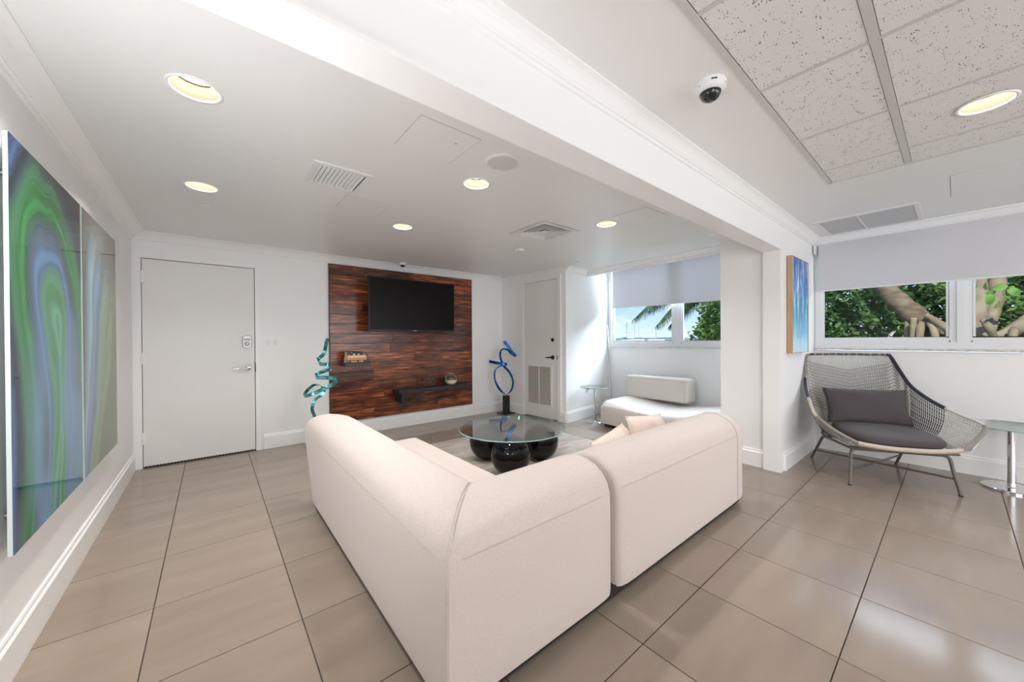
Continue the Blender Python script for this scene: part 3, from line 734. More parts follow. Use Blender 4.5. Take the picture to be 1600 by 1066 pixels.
for a, b in edgeset(): ob.tube([a, b], .0042, 6)
for p in fc: ob.sphere(p, .0055, 8, 6)
WIRE = pbr('bronze_wire', (.20, .18, .17, 1), .25, .9)
zmin = min(p.z for p in fc)
o = ob.build('wire_orb', WIRE, loc=(2.525, 5.095, .585 - zmin + .0055), smooth=40); tag(o, 'openwork geometric wire orb standing on the long black shelf', 'ornament')
# terrarium
tx, ty, tz = 2.925, 5.085, .586
t = empty('terrarium', (tx, ty, tz)); tag(t, 'glass bowl terrarium of green succulents on the long black shelf', 'terrarium')
r = .098
prof = [(.035, 0)] + [(r*math.sin(a), r*.90 - r*math.cos(a)) for a in [.45, .7, .95, 1.2, 1.45]]
MB().lathe([(0, 0)] + prof + [(r*.93, r*.75), (0, r*.70)], 32).build('bowl', pbr('cream_ceramic', (.72, .70, .52, 1), .3), t, smooth=50)
gp = [(r*math.sin(a), r*.90 - r*math.cos(a)) for a in [1.46, 1.7, 1.95, 2.2, 2.45, 2.65]]
MB().lathe(gp, 32, cap=False).build('glass_dome', TABLEG, t, smooth=True)
m = MB().tube([(gp[-1][0]*math.cos(2*PI*k/28), gp[-1][0]*math.sin(2*PI*k/28), gp[-1][1]) for k in range(28)], .003, 6, closed=True); m.build('glass_rim', EDGEG, t, smooth=True)
SUC = vary(pbr('succulent_green', (.16, .28, .08, 1), .5), (.40, .50, .22, 1), 30, .8)
rs = random.Random(4)
def leaf(m, base, d, up, L, w, th=.25):
    d = d.normalized(); s = d.cross(up).normalized(); n = s.cross(d)
    pts = [(0, .25), (.35, 1), (.7, .8), (1, 0)]
    prev = None
    for u, ww in pts:
        c = base + d*L*u + n*L*.12*math.sin(u*PI)
        if ww == 0:
            v = m.bm.verts.new(c)
            for k in range(4): m.bm.faces.new((prev[k], prev[(k+1) % 4], v))
            break
        ring = [m.bm.verts.new(c + s*w*ww), m.bm.verts.new(c + n*w*ww*th*2), m.bm.verts.new(c - s*w*ww), m.bm.verts.new(c - n*w*ww*th)]
        if prev:
            for k in range(4): m.bm.faces.new((prev[k], prev[(k+1) % 4], ring[(k+1) % 4], ring[k]))
        else: m.bm.faces.new(ring)
        prev = ring
for px, py, s_ in ((-.03, -.02, 1.0), (.035, -.025, .9), (0, .035, 1.05), (-.055, .02, .7), (.05, .03, .8)):
    m = MB()
    for ring_, cnt, el_ in ((0, 8, .25), (1, 7, .7), (2, 5, 1.15)):
        for k in range(cnt):
            a = 2*PI*k/cnt + ring_*.4; d = Vector((math.cos(a)*math.cos(el_), math.sin(a)*math.cos(el_), math.sin(el_)))
            leaf(m, Vector((0, 0, .002*ring_)), d, Vector((0, 0, 1)) if el_ < 1.1 else Vector((math.cos(a), math.sin(a), .3)), .042*s_*(1-.12*ring_), .011*s_)
    m.build('succulent', SUC, t, loc=(px, py, r*.72+.004), smooth=60)

# ------------------------------------------------------------------ art panels on the left wall (face mounted glossy prints)
def swirl_mat(name, kind):
    m = pbr(name, (.2, .3, .3, 1), .04, spec=.12)
    nt, p = parts(m); tc = N(nt, 'ShaderNodeTexCoord'); sp = N(nt, 'ShaderNodeSeparateXYZ'); nt.links.new(tc.outputs['Object'], sp.inputs[0])
    def M(op, a, b=None, c=None):
        n = N(nt, 'ShaderNodeMath', operation=op)
        for i, v in enumerate((a, b, c)):
            if v is None: continue
            if isinstance(v, (int, float)): n.inputs[i].default_value = v
            else: nt.links.new(v, n.inputs[i])
        return n.outputs[0]
    s, z_ = sp.outputs['Y'], sp.outputs['Z']          # s: 0..0.94 left to right, z: 0..1.56
    ns = N(nt, 'ShaderNodeTexNoise', i_Scale=1.5, i_Detail=2.0); mp = N(nt, 'ShaderNodeMapping'); mp.inputs['Scale'].default_value = (1, 1.5, .8); nt.links.new(tc.outputs['Object'], mp.inputs[0]); nt.links.new(mp.outputs[0], ns.inputs['Vector'])
    w = M('MULTIPLY', M('SUBTRACT', ns.outputs['Fac'], .5), .30 if kind == 1 else .42)
    if kind == 1:
        bend = M('MULTIPLY', M('SINE', M('MULTIPLY', z_, 3.1)), .07)
        dx = M('SUBTRACT', M('SUBTRACT', s, .50), bend)
        dz = M('MULTIPLY', M('MAXIMUM', M('SUBTRACT', z_, .88), 0.0), .80)
        d = M('ADD', M('SQRT', M('ADD', M('MULTIPLY', dx, dx), M('MULTIPLY', dz, dz))), w)
        # the strands drift wider and split below the arch
        d2 = M('MULTIPLY', M('ADD', d, .0), M('ADD', 1.0, M('MULTIPLY', M('MAXIMUM', M('SUBTRACT', .9, z_), 0.0), .25)))
        r = ramp(nt, [(.0, lin(70, 110, 120)), (.05, lin(96, 165, 130)), (.11, lin(66, 140, 88)), (.16, lin(92, 150, 120)), (.20, lin(78, 118, 150)), (.235, lin(100, 140, 185)), (.27, lin(84, 100, 120)),
                      (.30, lin(70, 96, 110)), (.335, lin(44, 92, 66)), (.38, lin(56, 148, 78)), (.43, lin(48, 116, 66)), (.47, lin(70, 130, 92)), (.52, lin(52, 76, 84)), (.56, lin(42, 48, 62)), (.62, lin(78, 104, 150)), (.70, lin(48, 60, 84)), (.80, lin(60, 50, 110))], d2)
        fine = N(nt, 'ShaderNodeTexNoise', i_Scale=1.0, i_Detail=3.0); cv = N(nt, 'ShaderNodeCombineXYZ'); nt.links.new(M('MULTIPLY', d2, 26.0), cv.inputs[0]); nt.links.new(fine.inputs['Vector'], cv.outputs[0]) if False else nt.links.new(cv.outputs[0], fine.inputs['Vector'])
        fr = ramp(nt, [(.3, (.55, .6, .62, 1)), (.7, (1.25, 1.2, 1.2, 1))], fine.outputs['Fac'])
        mu = N(nt, 'ShaderNodeMix', data_type='RGBA', blend_type='MULTIPLY'); mu.inputs[0].default_value = 1; nt.links.new(r.outputs[0], mu.inputs[6]); nt.links.new(fr.outputs[0], mu.inputs[7])
        # dark soft patch upper right
        pr = N(nt, 'ShaderNodeMapRange'); nt.links.new(M('ADD', M('MULTIPLY', s, 1.2), z_), pr.inputs[0]); pr.inputs[1].default_value = 2.15; pr.inputs[2].default_value = 2.5
        m3 = N(nt, 'ShaderNodeMix', data_type='RGBA'); nt.links.new(pr.outputs[0], m3.inputs[0]); nt.links.new(mu.outputs[2], m3.inputs[6]); m3.inputs[7].default_value = lin(40, 38, 48)
        lowm = N(nt, 'ShaderNodeMapRange'); nt.links.new(z_, lowm.inputs[0]); lowm.inputs[1].default_value = 1.0; lowm.inputs[2].default_value = .45
        wav = M('MULTIPLY_ADD', M('SINE', M('ADD', M('MULTIPLY', s, 13.0), M('ADD', M('MULTIPLY', ns.outputs['Fac'], 7.0), M('MULTIPLY', z_, .9)))), .5, .5)
        m4 = N(nt, 'ShaderNodeMix', data_type='RGBA'); nt.links.new(M('MULTIPLY', M('MULTIPLY', lowm.outputs[0], wav), .75), m4.inputs[0]); nt.links.new(m3.outputs[2], m4.inputs[6]); m4.inputs[7].default_value = lin(112, 148, 186)
        nt.links.new(m4.outputs[2], p.inputs['Base Color'])
    else:
        cx = M('ADD', M('MULTIPLY', M('POWER', M('MAXIMUM', M('SUBTRACT', 1.25, z_), 0.0), 1.4), .42), .10)
        fan = M('DIVIDE', M('SUBTRACT', s, M('MULTIPLY', w, 1.0)), M('ADD', .35, M('MULTIPLY', z_, .5)))
        u = M('ADD', fan, M('MULTIPLY', z_, -.18))
        r = ramp(nt, [(.0, lin(90, 92, 86)), (.12, lin(120, 150, 168)), (.2, lin(150, 182, 190)), (.27, lin(104, 122, 140)), (.35, lin(110, 150, 184)), (.43, lin(96, 116, 140)), (.5, lin(120, 150, 150)), (.6, lin(128, 152, 118)), (.72, lin(110, 138, 104)), (.85, lin(140, 152, 120)), (1, lin(100, 118, 88))], M('ADD', u, .12))
        gr_ = N(nt, 'ShaderNodeMapRange'); nt.links.new(M('ADD', z_, M('MULTIPLY', s, .35)), gr_.inputs[0]); gr_.inputs[1].default_value = 1.25; gr_.inputs[2].default_value = 1.62
        m3 = N(nt, 'ShaderNodeMix', data_type='RGBA'); nt.links.new(gr_.outputs[0], m3.inputs[0]); nt.links.new(r.outputs[0], m3.inputs[6]); m3.inputs[7].default_value = lin(104, 104, 98)
        fine = N(nt, 'ShaderNodeTexNoise', i_Scale=1.0, i_Detail=3.0); cv = N(nt, 'ShaderNodeCombineXYZ'); nt.links.new(M('MULTIPLY', u, 9.0), cv.inputs[0]); nt.links.new(cv.outputs[0], fine.inputs['Vector'])
        fr = ramp(nt, [(.3, (.72, .74, .75, 1)), (.7, (1.15, 1.12, 1.1, 1))], fine.outputs['Fac'])
        mu = N(nt, 'ShaderNodeMix', data_type='RGBA', blend_type='MULTIPLY'); mu.inputs[0].default_value = 1; nt.links.new(m3.outputs[2], mu.inputs[6]); nt.links.new(fr.outputs[0], mu.inputs[7])
        nt.links.new(mu.outputs[2], p.inputs['Base Color'])
    return m
ACR = pbr('acrylic_edge', (.62, .70, .68, 1), .15)
for k, (ya, yb, lab) in enumerate(((2.20, 3.135, 'tall glossy panel of green and blue swirls, nearer on the left wall'), (3.178, 4.105, 'tall glossy panel of grey and pale blue streaks beside the door corner'))):
    a = empty('wall_art', (X0, ya, .512)); tag(a, lab, 'artwork', 'pair of glossy art panels on the left wall')
    w = yb - ya
    MB().box((.036, 0, 0), (.0485, w, 1.562), .001).build('acrylic_sheet', ACR, a)
    box('print_face', (.0486, .001, .001), (.0502, w-.001, 1.561), swirl_mat('swirl_print_%d' % (k+1), k+1), a)
    for yy in (.12, w-.12):
        for zz in (.12, 1.44):
            o = MB().lathe([(.012, 0), (.012, .036)], 14).build('standoff', NICKEL, a, loc=(0, yy, zz)); o.rotation_euler = (0, PI/2, 0)
# plates on the left wall and beside the door
def plate(name, loc, rotz, w, h, label, cat, rockers):
    t = empty(name, loc, rotz); tag(t, label, cat)
    MB().box((-w/2, -.006, -h/2), (w/2, 0, h/2), .002).build('cover_plate', TRIM, t)
    for x in rockers: MB().box((x-.017, -.010, -.034), (x+.017, -.005, .034), .002).build('rocker', VENTW, t)
    return t
plate('light_switch', (.560, Y1, 1.275), 0, .165, .118, 'double white rocker light switch beside the keypad door', 'light switch', (-.038, .038))
plate('wall_plate', (X0, 4.395, .675), PI/2, .10, .20, 'tall white blank plate on the left wall beyond the art', 'wall plate', ())

# ------------------------------------------------------------------ blue painting
PT = bpy.data.materials.new('blue_paint'); PT.use_nodes = True
nt, p = parts(PT); p.inputs['Roughness'].default_value = .35
tc = N(nt, 'ShaderNodeTexCoord'); sp = N(nt, 'ShaderNodeSeparateXYZ'); nt.links.new(tc.outputs['Object'], sp.inputs[0])
mp = N(nt, 'ShaderNodeMapping'); mp.inputs['Scale'].default_value = (11, 1, 1.1); nt.links.new(tc.outputs['Object'], mp.inputs[0])
n1 = N(nt, 'ShaderNodeTexNoise', i_Scale=1.6, i_Detail=6.0, i_Roughness=.65); nt.links.new(mp.outputs[0], n1.inputs['Vector'])
mr = N(nt, 'ShaderNodeMapRange'); nt.links.new(sp.outputs['Z'], mr.inputs[0]); mr.inputs[2].default_value = .96
ad = N(nt, 'ShaderNodeMath', operation='MULTIPLY_ADD'); nt.links.new(n1.outputs['Fac'], ad.inputs[0]); ad.inputs[1].default_value = -.7; nt.links.new(mr.outputs[0], ad.inputs[2])
ad2 = N(nt, 'ShaderNodeMath', operation='ADD'); nt.links.new(ad.outputs[0], ad2.inputs[0]); ad2.inputs[1].default_value = .35
r = ramp(nt, [(0, lin(196, 232, 244)), (.25, lin(132, 204, 240)), (.5, lin(86, 168, 232)), (.75, lin(52, 126, 214)), (1, lin(34, 84, 180))], ad2.outputs[0])
n3 = N(nt, 'ShaderNodeTexNoise', i_Scale=1.0, i_Detail=8.0, i_Roughness=.7); mp3 = N(nt, 'ShaderNodeMapping'); mp3.inputs['Scale'].default_value = (16, 1, 2.4); mp3.inputs['Location'].default_value = (3, 5, 1); nt.links.new(tc.outputs['Object'], mp3.inputs[0]); nt.links.new(mp3.outputs[0], n3.inputs['Vector'])
r3 = ramp(nt, [(.50, (0, 0, 0, 1)), (.60, (1, 1, 1, 1))], n3.outputs['Fac'])
m3 = N(nt, 'ShaderNodeMix', data_type='RGBA'); nt.links.new(r3.outputs[0], m3.inputs[0]); nt.links.new(r.outputs[0], m3.inputs[6]); m3.inputs[7].default_value = lin(214, 240, 250)
nt.links.new(m3.outputs[2], p.inputs['Base Color'])
pa = empty('painting', (4.392, 1.06, 1.143)); tag(pa, 'blue abstract canvas with white drips in a pale wood frame', 'painting')
box('canvas', (.008, -.046, .006), (.600, -.030, .958), PT, pa)
m = MB(); fw, fh = .608, .964
for a, b in (((0, -.050, 0), (.007, -.004, fh)), ((fw-.007, -.050, 0), (fw, -.004, fh)), ((.007, -.050, 0), (fw-.007, -.004, .006)), ((.007, -.050, fh-.006), (fw-.007, -.004, fh))): m.box(a, b)
m.build('frame', vary(pbr('oak_frame', (.50, .33, .19, 1), .5), (.40, .25, .13, 1), 4, .7, stretch=(8, 8, 1)), pa)
box('backing', (.007, -.030, .006), (fw-.007, 0, fh-.006), DARK, pa)

# ------------------------------------------------------------------ sectional sofa
def smooth_interp(pts, n):
    """Catmull-Rom through pts, n samples per span"""
    out = []; P = [Vector(p) for p in pts]; m = len(P)
    for i in range(m - 1):
        a, b, c, d = P[max(i-1, 0)], P[i], P[i+1], P[min(i+2, m-1)]
        for k in range(n):
            t = k / n; t2, t3 = t*t, t*t*t
            out.append(.5*((2*b) + (c-a)*t + (2*a-5*b+4*c-d)*t2 + (3*b-a-3*c+d)*t3))
    out.append(P[-1]); return out
BPROF = [(.004, .055), (0, .08), (0, .20), (0, .36), (.0, .50), (.003, .555), (.018, .605), (.050, .648), (.100, .680), (.155, .697), (.205, .700), (.255, .690), (.300, .662), (.330, .618), (.346, .56), (.350, .46), (.350, .30), (.350, .055)]
def back_module(name, parent, path, cap_lean=0):
    """sweep BPROF along a path of (point, tangent-normal) stations; inset rounds the ends"""
    cen = (.175, .38)
    m = MB(); rings = []
    for (px, py), (nx, ny), inset, lean, (tx_, ty_) in path:
        ring = []
        for d, z in BPROF:
            dd = d + (cen[0]-d)*inset; zz = z + (cen[1]-z)*inset*.55 if z > .1 else z
            L = lean * max(0, z-.05) * max(0.0, 1 - d/.24)
            ring.append(m.bm.verts.new((px + nx*dd + tx_*L, py + ny*dd + ty_*L, zz)))
        rings.append(ring)
    n = len(BPROF)
    for a, b in zip(rings, rings[1:]):
        for i in range(n): m.bm.faces.new((a[i], a[(i+1) % n], b[(i+1) % n], b[i]))
    m.bm.faces.new(rings[0]); m.bm.faces.new(rings[-1][::-1])
    return m.build(name, SOFA, parent, smooth=50)
SX, SY = .585, 1.052
sofa = empty('sectional_sofa', (SX, SY, 0)); tag(sofa, 'large cream L-shaped sectional sofa seen from behind its corner', 'sofa')
# paths are local to the sofa corner
pth = []
for off, ins in ((2.15, .34), (2.142, .18), (2.12, .07), (2.08, .015), (2.03, 0), (1.6, 0), (1.1, 0), (.6, 0)):
    pth.append(((0, off), (1, 0), ins, .62 if off > 2.0 else (.3 if off > 1.5 else 0), (0, 1)))
pth.append(((0, .10), (1, .1), 0, 0, (0, 1)))
corner = pth[:-1] + [((0, 0.0), (1, 1), 0, 0, (0, 0))]
for off, ins in ((.5, 0), (.80, 0), (.86, .012), (.895, .05), (.914, .12), (.922, .22)):
    corner.append(((off, 0), (0, 1), ins, 0, (1, 0)))
back_module('corner_backrest', sofa, corner)
pr = []
for off, ins in ((.970, .22), (.977, .12), (.996, .05), (1.04, .01), (1.1, 0), (1.8, 0), (2.40, 0), (2.54, .012), (2.62, .05), (2.665, .14), (2.68, .26)):
    pr.append(((off, .0), (0, 1), ins, 0, (1, 0)))
back_module('backrest', sofa, pr)
def soft_box(name, a, b, mat, parent, r=.05, crown=.012, nx=14, ny=10, loc=None, rot=None):
    """upholstered block: rounded edges, top crowned a little"""
    m = MB(); x0, y0, z0 = a; x1, y1, z1 = b
    m.box(a, b)
    bmesh.ops.bevel(m.bm, geom=list(m.bm.edges), offset=r, segments=5, profile=.5, affect='EDGES')
    bmesh.ops.subdivide_edges(m.bm, edges=[e for e in m.bm.edges if e.calc_length() > .15], cuts=6, use_grid_fill=True)
    cx, cy, hx, hy = (x0+x1)/2, (y0+y1)/2, (x1-x0)/2, (y1-y0)/2
    for v in m.bm.verts:
        if v.co.z > (z0+z1)/2: v.co.z += crown*(1-((v.co.x-cx)/hx)**2)*(1-((v.co.y-cy)/hy)**2)
    o = m.build(name, mat, parent, smooth=60, loc=loc)
    if rot: o.rotation_euler = rot
    return o
soft_box('seat', (.345, .345, .055), (.893, 2.165, .395), SOFA, sofa, .045)
soft_box('seat', (.898, .345, .055), (1.43, .90, .395), SOFA, sofa, .045)
soft_box('seat', (1.435, .345, .055), (3.14, .895, .395), SOFA, sofa, .045)
# plinth and feet
m = MB(); m.box((.03, .03, .012), (.86, 2.08, .06)); m.box((.86, .03, .012), (2.62, .86, .06)); m.build('plinth', DARK, sofa)
for x, y in ((.06, 2.02), (.80, 2.02), (.06, .06), (.90, .06), (1.0, .06), (2.55, .06), (2.55, .80), (1.7, .80), (.9, .8), (.06, 1.0)):
    MB().lathe([(.018, 0), (.022, .014)], 12).build('foot', BLACK, sofa, loc=(x, y, 0))
# double stitched seams
def seam(pts, r=.0022, off=None): MB().tube(pts, r, 5).build('seam', STITCH, sofa)
def prof_pts(f, k0=1, k1=12): return [f(d, z) for d, z in BPROF[k0:k1]]
for e in (-.006, .006):
    seam(prof_pts(lambda d, z: (d - .0005 + max(0, e), d - .0005 - min(0, e), z + (.0015 if z > .6 else 0))))
seam(prof_pts(lambda d, z: (2.50 - .11*max(0, 1-(abs(z-.40)/.36)**2)*0 + .0, d-.0012, z+(.0012 if z > .6 else 0)), 1, 12))
seam([(0.0-.001, .06 + k*.1, .557) for k in range(20)] , .0008)
seam([(.06 + k*.0975, -.001, .557) for k in range(9)], .0008); seam([(.99 + k*.1, -.001, .557) for k in range(16)], .0008)

# throw pillows
def pillow_mesh(w, h, t, pinch=.06, n=22, crease=.0):
    m = MB(); rr = random.Random(int(w*1000+h*77))
    offs = [rr.uniform(0, 6) for _ in range(6)]
    def f(side):
        def g(i, j):
            u = -1 + 2*i/(n-1); v = -1 + 2*j/(n-1)
            edge = (1-abs(u)**2.4)*(1-abs(v)**2.4)
            x = u*w/2*(1 - pinch*(1-v*v)*-0 - pinch*(v*v-1)*-1*(abs(u)**3)*1.0)
            x = u*w/2*(1 - pinch*(1-abs(v)**2)*abs(u)**2); y = v*h/2*(1 - pinch*(1-abs(u)**2)*abs(v)**2)
            zz = t/2*edge**.55 + crease*math.sin(offs[0]+u*5+v*3)*edge + crease*.7*math.sin(offs[1]+u*11-v*7)*edge
            return Vector((x, y, side*zz))
        return g
    m.grid(f(1), n, n); m.grid(f(-1), n, n)
    bmesh.ops.remove_doubles(m.bm, verts=m.bm.verts, dist=.0005)
    return m
def piped(parent, w, h, pinch, mat, n=22, r=.0045):
    pts = []
    for k in range(4*n):
        q, t = divmod(k, n); t = -1 + 2*t/n
        u, v = ((t, -1), (1, t), (-t, 1), (-1, -t))[q]
        pts.append((u*w/2*(1 - pinch*(1-v*v)*abs(u)**2), v*h/2*(1 - pinch*(1-u*u)*abs(v)**2), 0))
    return MB().tube(pts, r, 6, closed=True).build('piping', mat, parent, smooth=True)
def pillow(name, loc, eul, w, h, t, mat, label, group=None, pinch=.05, crease=.005):
    e = empty(name, loc); e.rotation_euler = eul; tag(e, label, 'pillow', group)
    pillow_mesh(w, h, t, pinch, crease=crease).build('cushion_body', mat, e, smooth=True)
    piped(e, w, h, pinch, mat); return e
pillow('throw_pillow', (2.73, 1.555, .515), (math.radians(62), math.radians(5), math.radians(-2)), .50, .34, .15, PILLOW, 'blush throw pillow standing against the sofa back, farther from the corner', 'blush throw pillows')
pillow('throw_pillow', (2.36, 1.585, .452), (math.radians(48), math.radians(-6), math.radians(8)), .52, .34, .15, PILLOW, 'blush throw pillow slumped forward on the seat, nearer the sofa corner', 'blush throw pillows', crease=.008)

# ------------------------------------------------------------------ rug
rg = bpy.data.materials.new('silky_rug'); rg.use_nodes = True
nt, p = parts(rg); p.inputs['Roughness'].default_value = .75; p.inputs['Sheen Weight'].default_value = .3
tc = N(nt, 'ShaderNodeTexCoord'); mp = N(nt, 'ShaderNodeMapping'); mp.inputs['Scale'].default_value = (1.2, 5.5, 1); mp.inputs['Rotation'].default_value = (0, 0, .25); nt.links.new(tc.outputs['Object'], mp.inputs[0])
n1 = N(nt, 'ShaderNodeTexNoise', i_Scale=1.6, i_Detail=6.0, i_Distortion=1.2); nt.links.new(mp.outputs[0], n1.inputs['Vector'])
r = ramp(nt, [(.32, (.27, .215, .175, 1)), (.5, (.38, .315, .26, 1)), (.68, (.50, .43, .365, 1))], n1.outputs['Fac']); nt.links.new(r.outputs[0], p.inputs['Base Color'])
o = MB().box((-1.09, -1.06, 0), (1.10, 1.06, .009), .003).build('area_rug', rg, loc=(2.62, 3.06, .0005)); tag(o, 'pale silky area rug with grey streaks under the glass coffee table', 'rug')

# ------------------------------------------------------------------ coffee table: three black spheres and a glass disc
TC = (2.365, 2.875)
t = empty('coffee_table', (TC[0], TC[1], .0095)); tag(t, 'round glass coffee table carried by three glossy black spheres', 'table')
sr_ = .191
for x, y in ((2.19, 2.69), (2.285, 3.205), (2.715, 2.83)):
    MB().lathe([(0, 0.0), (.05, .001)] + [(sr_*math.sin(a), sr_ - sr_*math.cos(a)) for a in [PI*k/28 for k in range(3, 28)]] + [(0, 2*sr_)], 48).build('sphere_base', SPHERE, t, loc=(x-TC[0], y-TC[1], 0), smooth=True)
g = MB().lathe([(0, 0), (.540, 0), (.545, .003), (.545, .009), (.540, .012), (0, .012)], 96).build('glass_top', TABLEG, t, loc=(0, 0, 2*sr_+.0005), smooth=30)
MB().lathe([(.5402, .0005), (.5457, .003), (.5457, .009), (.5402, .0115)], 96, cap=False).build('polished_edge', EDGEG, g, smooth=True)

# ------------------------------------------------------------------ chrome side tables
def side_table(x, y, h, rt, rb, rp_, label):
    t = empty('side_table', (x, y, 0)); tag(t, label, 'side table', 'round glass side tables on chrome pedestals')
    MB().lathe([(0, 0), (rb, 0), (rb, .014), (rb-.008, .020), (rp_+.01, .021), (rp_+.004, .028), (0, .028)], 56).build('base_disc', CHROME, t, smooth=35)
    MB().lathe([(rp_, .021), (rp_, h-.012)], 32).build('pole', CHROME, t, smooth=35)
    MB().lathe([(0, h-.014), (rp_*2.6, h-.012), (rp_*3, h-.005), (0, h-.005)], 40).build('top_plate', CHROME, t, smooth=35)
    g = MB().lathe([(0, h-.0045), (rt-.004, h-.0045), (rt, h-.001), (rt, h+.003), (rt-.004, h+.006), (0, h+.006)], 72).build('glass_top', TABLEG, t, smooth=30)
    MB().lathe([(rt-.0038, h-.0043), (rt+.0006, h-.001), (rt+.0006, h+.003), (rt-.0038, h+.0058)], 72, cap=False).build('polished_edge', EDGEG, g, smooth=True)
    return t
side_table(4.60, 3.57, .545, .22, .135, .018, 'small round glass side table on a chrome stem in the niche')
side_table(5.225, -.305, .535, .27, .165, .024, 'round glass side table on a thick chrome stem beside the woven chair')

# ------------------------------------------------------------------ blue and teal ribbon sculptures
def P(px, py, fw):
    """point at image position (px,py) of the 1600 px frame, fw metres in front of the camera; only used to read coordinates off the photo"""
    return Vector((0, 0, EYE)) + (FF + RR*((px-800)/569.5) + DD*((py-533)/569.5))*fw
def ribbon(pts, mat, parent, name='ribbon', th=.004, n=7):
    """pts: (px,py,fw, half-width vector as (right, down, forward) metres)"""
    C1 = smooth_interp([P(a, b, c) for a, b, c, w in pts], n)
    C2 = smooth_interp([RR*w[0] + DD*w[1] + FF*w[2] for a, b, c, w in pts], n)
    m = MB(); rings = []
    for i, (c, w) in enumerate(zip(C1, C2)):
        t_ = (C1[min(i+1, len(C1)-1)] - C1[max(i-1, 0)]).normalized(); nn = t_.cross(w)
        nn = nn.normalized()*th/2 if nn.length > 1e-6 else FF*th/2
        rings.append([m.bm.verts.new(c+w+nn), m.bm.verts.new(c-w+nn), m.bm.verts.new(c-w-nn), m.bm.verts.new(c+w-nn)])
    for a, b in zip(rings, rings[1:]):
        for k in range(4): m.bm.faces.new((a[k], a[(k+1) % 4], b[(k+1) % 4], b[k]))
    m.bm.faces.new(rings[0]); m.bm.faces.new(rings[-1][::-1])
    o = m.build(name, mat, None, smooth=60)
    o.parent = parent; o.matrix_parent_inverse = Matrix.Translation(-parent.location); return o
def brushed(name, c1, c2):
    m = pbr(name, c1, .22, .85); return vary(m, c2, 14, .9, 4, stretch=(1, 1, 3), lo=.42, hi=.62)
TEAL = brushed('teal_metal', (.02, .30, .32, 1), (.30, .68, .68, 1))
BLUE = brushed('blue_metal', (.012, .05, .32, 1), (.05, .28, .75, 1))
tb = P(498, 700, 4.30); te = empty('ribbon_sculpture', (tb.x, tb.y, 0)); tag(te, 'teal curling metal ribbon sculpture behind the left end of the sofa', 'sculpture')
w = .021
T_ = [(511.5, 529, 4.27, (w*.9, .004, 0)), (509, 540, 4.28, (w*.9, .01, 0)), (506, 553, 4.28, (.014, .012, .008)), (497, 561.5, 4.25, (.010, .016, .01)), (500, 568.5, 4.14, (0, w, 0)), (512, 570, 4.10, (.003, w, 0)), (518, 576, 4.22, (.006, .018, .01)),
      (508, 579.5, 4.36, (.004, w, 0)), (494, 585.5, 4.34, (.006, .018, .004)), (495, 590, 4.15, (0, w, 0)), (512, 590.5, 4.08, (0, w, 0)), (527, 593, 4.16, (.002, w, .005)), (519, 601, 4.30, (.010, .018, 0)), (505, 608, 4.24, (.006, w, 0)), (488, 615.5, 4.12, (.004, w, 0)),
      (475, 619.5, 4.16, (.006, .016, .006)), (480, 610.5, 4.36, (.006, .016, .01)), (490, 602, 4.44, (.004, .012, .014)), (500, 602.5, 4.42, (.008, .010, .014)), (506.5, 609, 4.36, (.012, .004, .014)), (503, 617, 4.33, (.012, .010, .006)), (494, 623.5, 4.30, (.012, .008, .008)), (489, 632, 4.28, (.017, .003, .006)), (488, 641, 4.28, (.018, 0, .004)), (492, 652, 4.30, (.018, -.004, .003)), (498, 668, 4.30, (.018, 0, .003)), (499, 686, 4.30, (.018, 0, .003))]
ribbon(T_, TEAL, te)
zt = P(499, 686, 4.30).z
MB().box((-.045, -.045, .012), (.045, .045, zt+.005), .002).build('post', BLACK, te)
MB().box((-.11, -.11, 0), (.11, .11, .012), .002).build('base_plate', BLACK, te)
bb = P(791, 643, 6.40); be = empty('ribbon_sculpture', (bb.x, bb.y, 0)); tag(be, 'blue looping metal ribbon sculpture on a black post in the corner', 'sculpture')
W2 = .028; FX = 1.0
B_ = [(773, 593, 0), (774, 576.5, 0)]
# lower loop
ribbon([(791, 617.5, 6.40, (.002, .004, W2)), (781, 609, 6.36, (.012, -.010, W2*.8)), (773.5, 594, 6.34, (.012, 0, W2*.8)), (773.5, 580, 6.36, (.010, .002, W2)), (780, 573, 6.38, (.003, .010, W2)), (792, 569.5, 6.30, (0, .022, .012)), (787, 569, 6.24, (.004, .026, 0)), (775, 567, 6.28, (.004, .026, 0)), (764.5, 565, 6.34, (.003, .026, 0))], BLUE, be)
ribbon([(791, 617.5, 6.42, (.002, .004, W2)), (799, 610, 6.44, (.012, .010, W2*.8)), (801.5, 596, 6.44, (.013, 0, W2*.8)), (796, 582, 6.42, (.014, -.008, W2*.7)), (788, 573, 6.40, (.015, -.010, W2*.6)), (783, 563, 6.38, (.016, -.004, W2*.6)), (781.5, 553, 6.38, (.016, 0, W2*.6)), (785, 546, 6.40, (.006, .010, W2)), (793, 547, 6.42, (-.004, .016, W2*.7)), (800, 553, 6.42, (-.014, .016, .006)), (805, 556, 6.40, (-.017, .016, 0))], BLUE, be)
ribbon([(787.5, 533, 6.33, (.020, -.010, 0)), (792.5, 540, 6.32, (.024, -.012, 0)), (799, 549, 6.34, (.020, -.014, 0)), (806, 557, 6.38, (.018, -.016, 0))], BLUE, be)
zb = P(791, 618, 6.4).z
MB().box((-.062, -.03, .012), (.062, .03, zb), .002).build('post', BLACK, be, rotz=-math.radians(39.4))
MB().box((-.125, -.10, 0), (.125, .10, .012), .002).build('base_plate', BLACK, be, rotz=0)

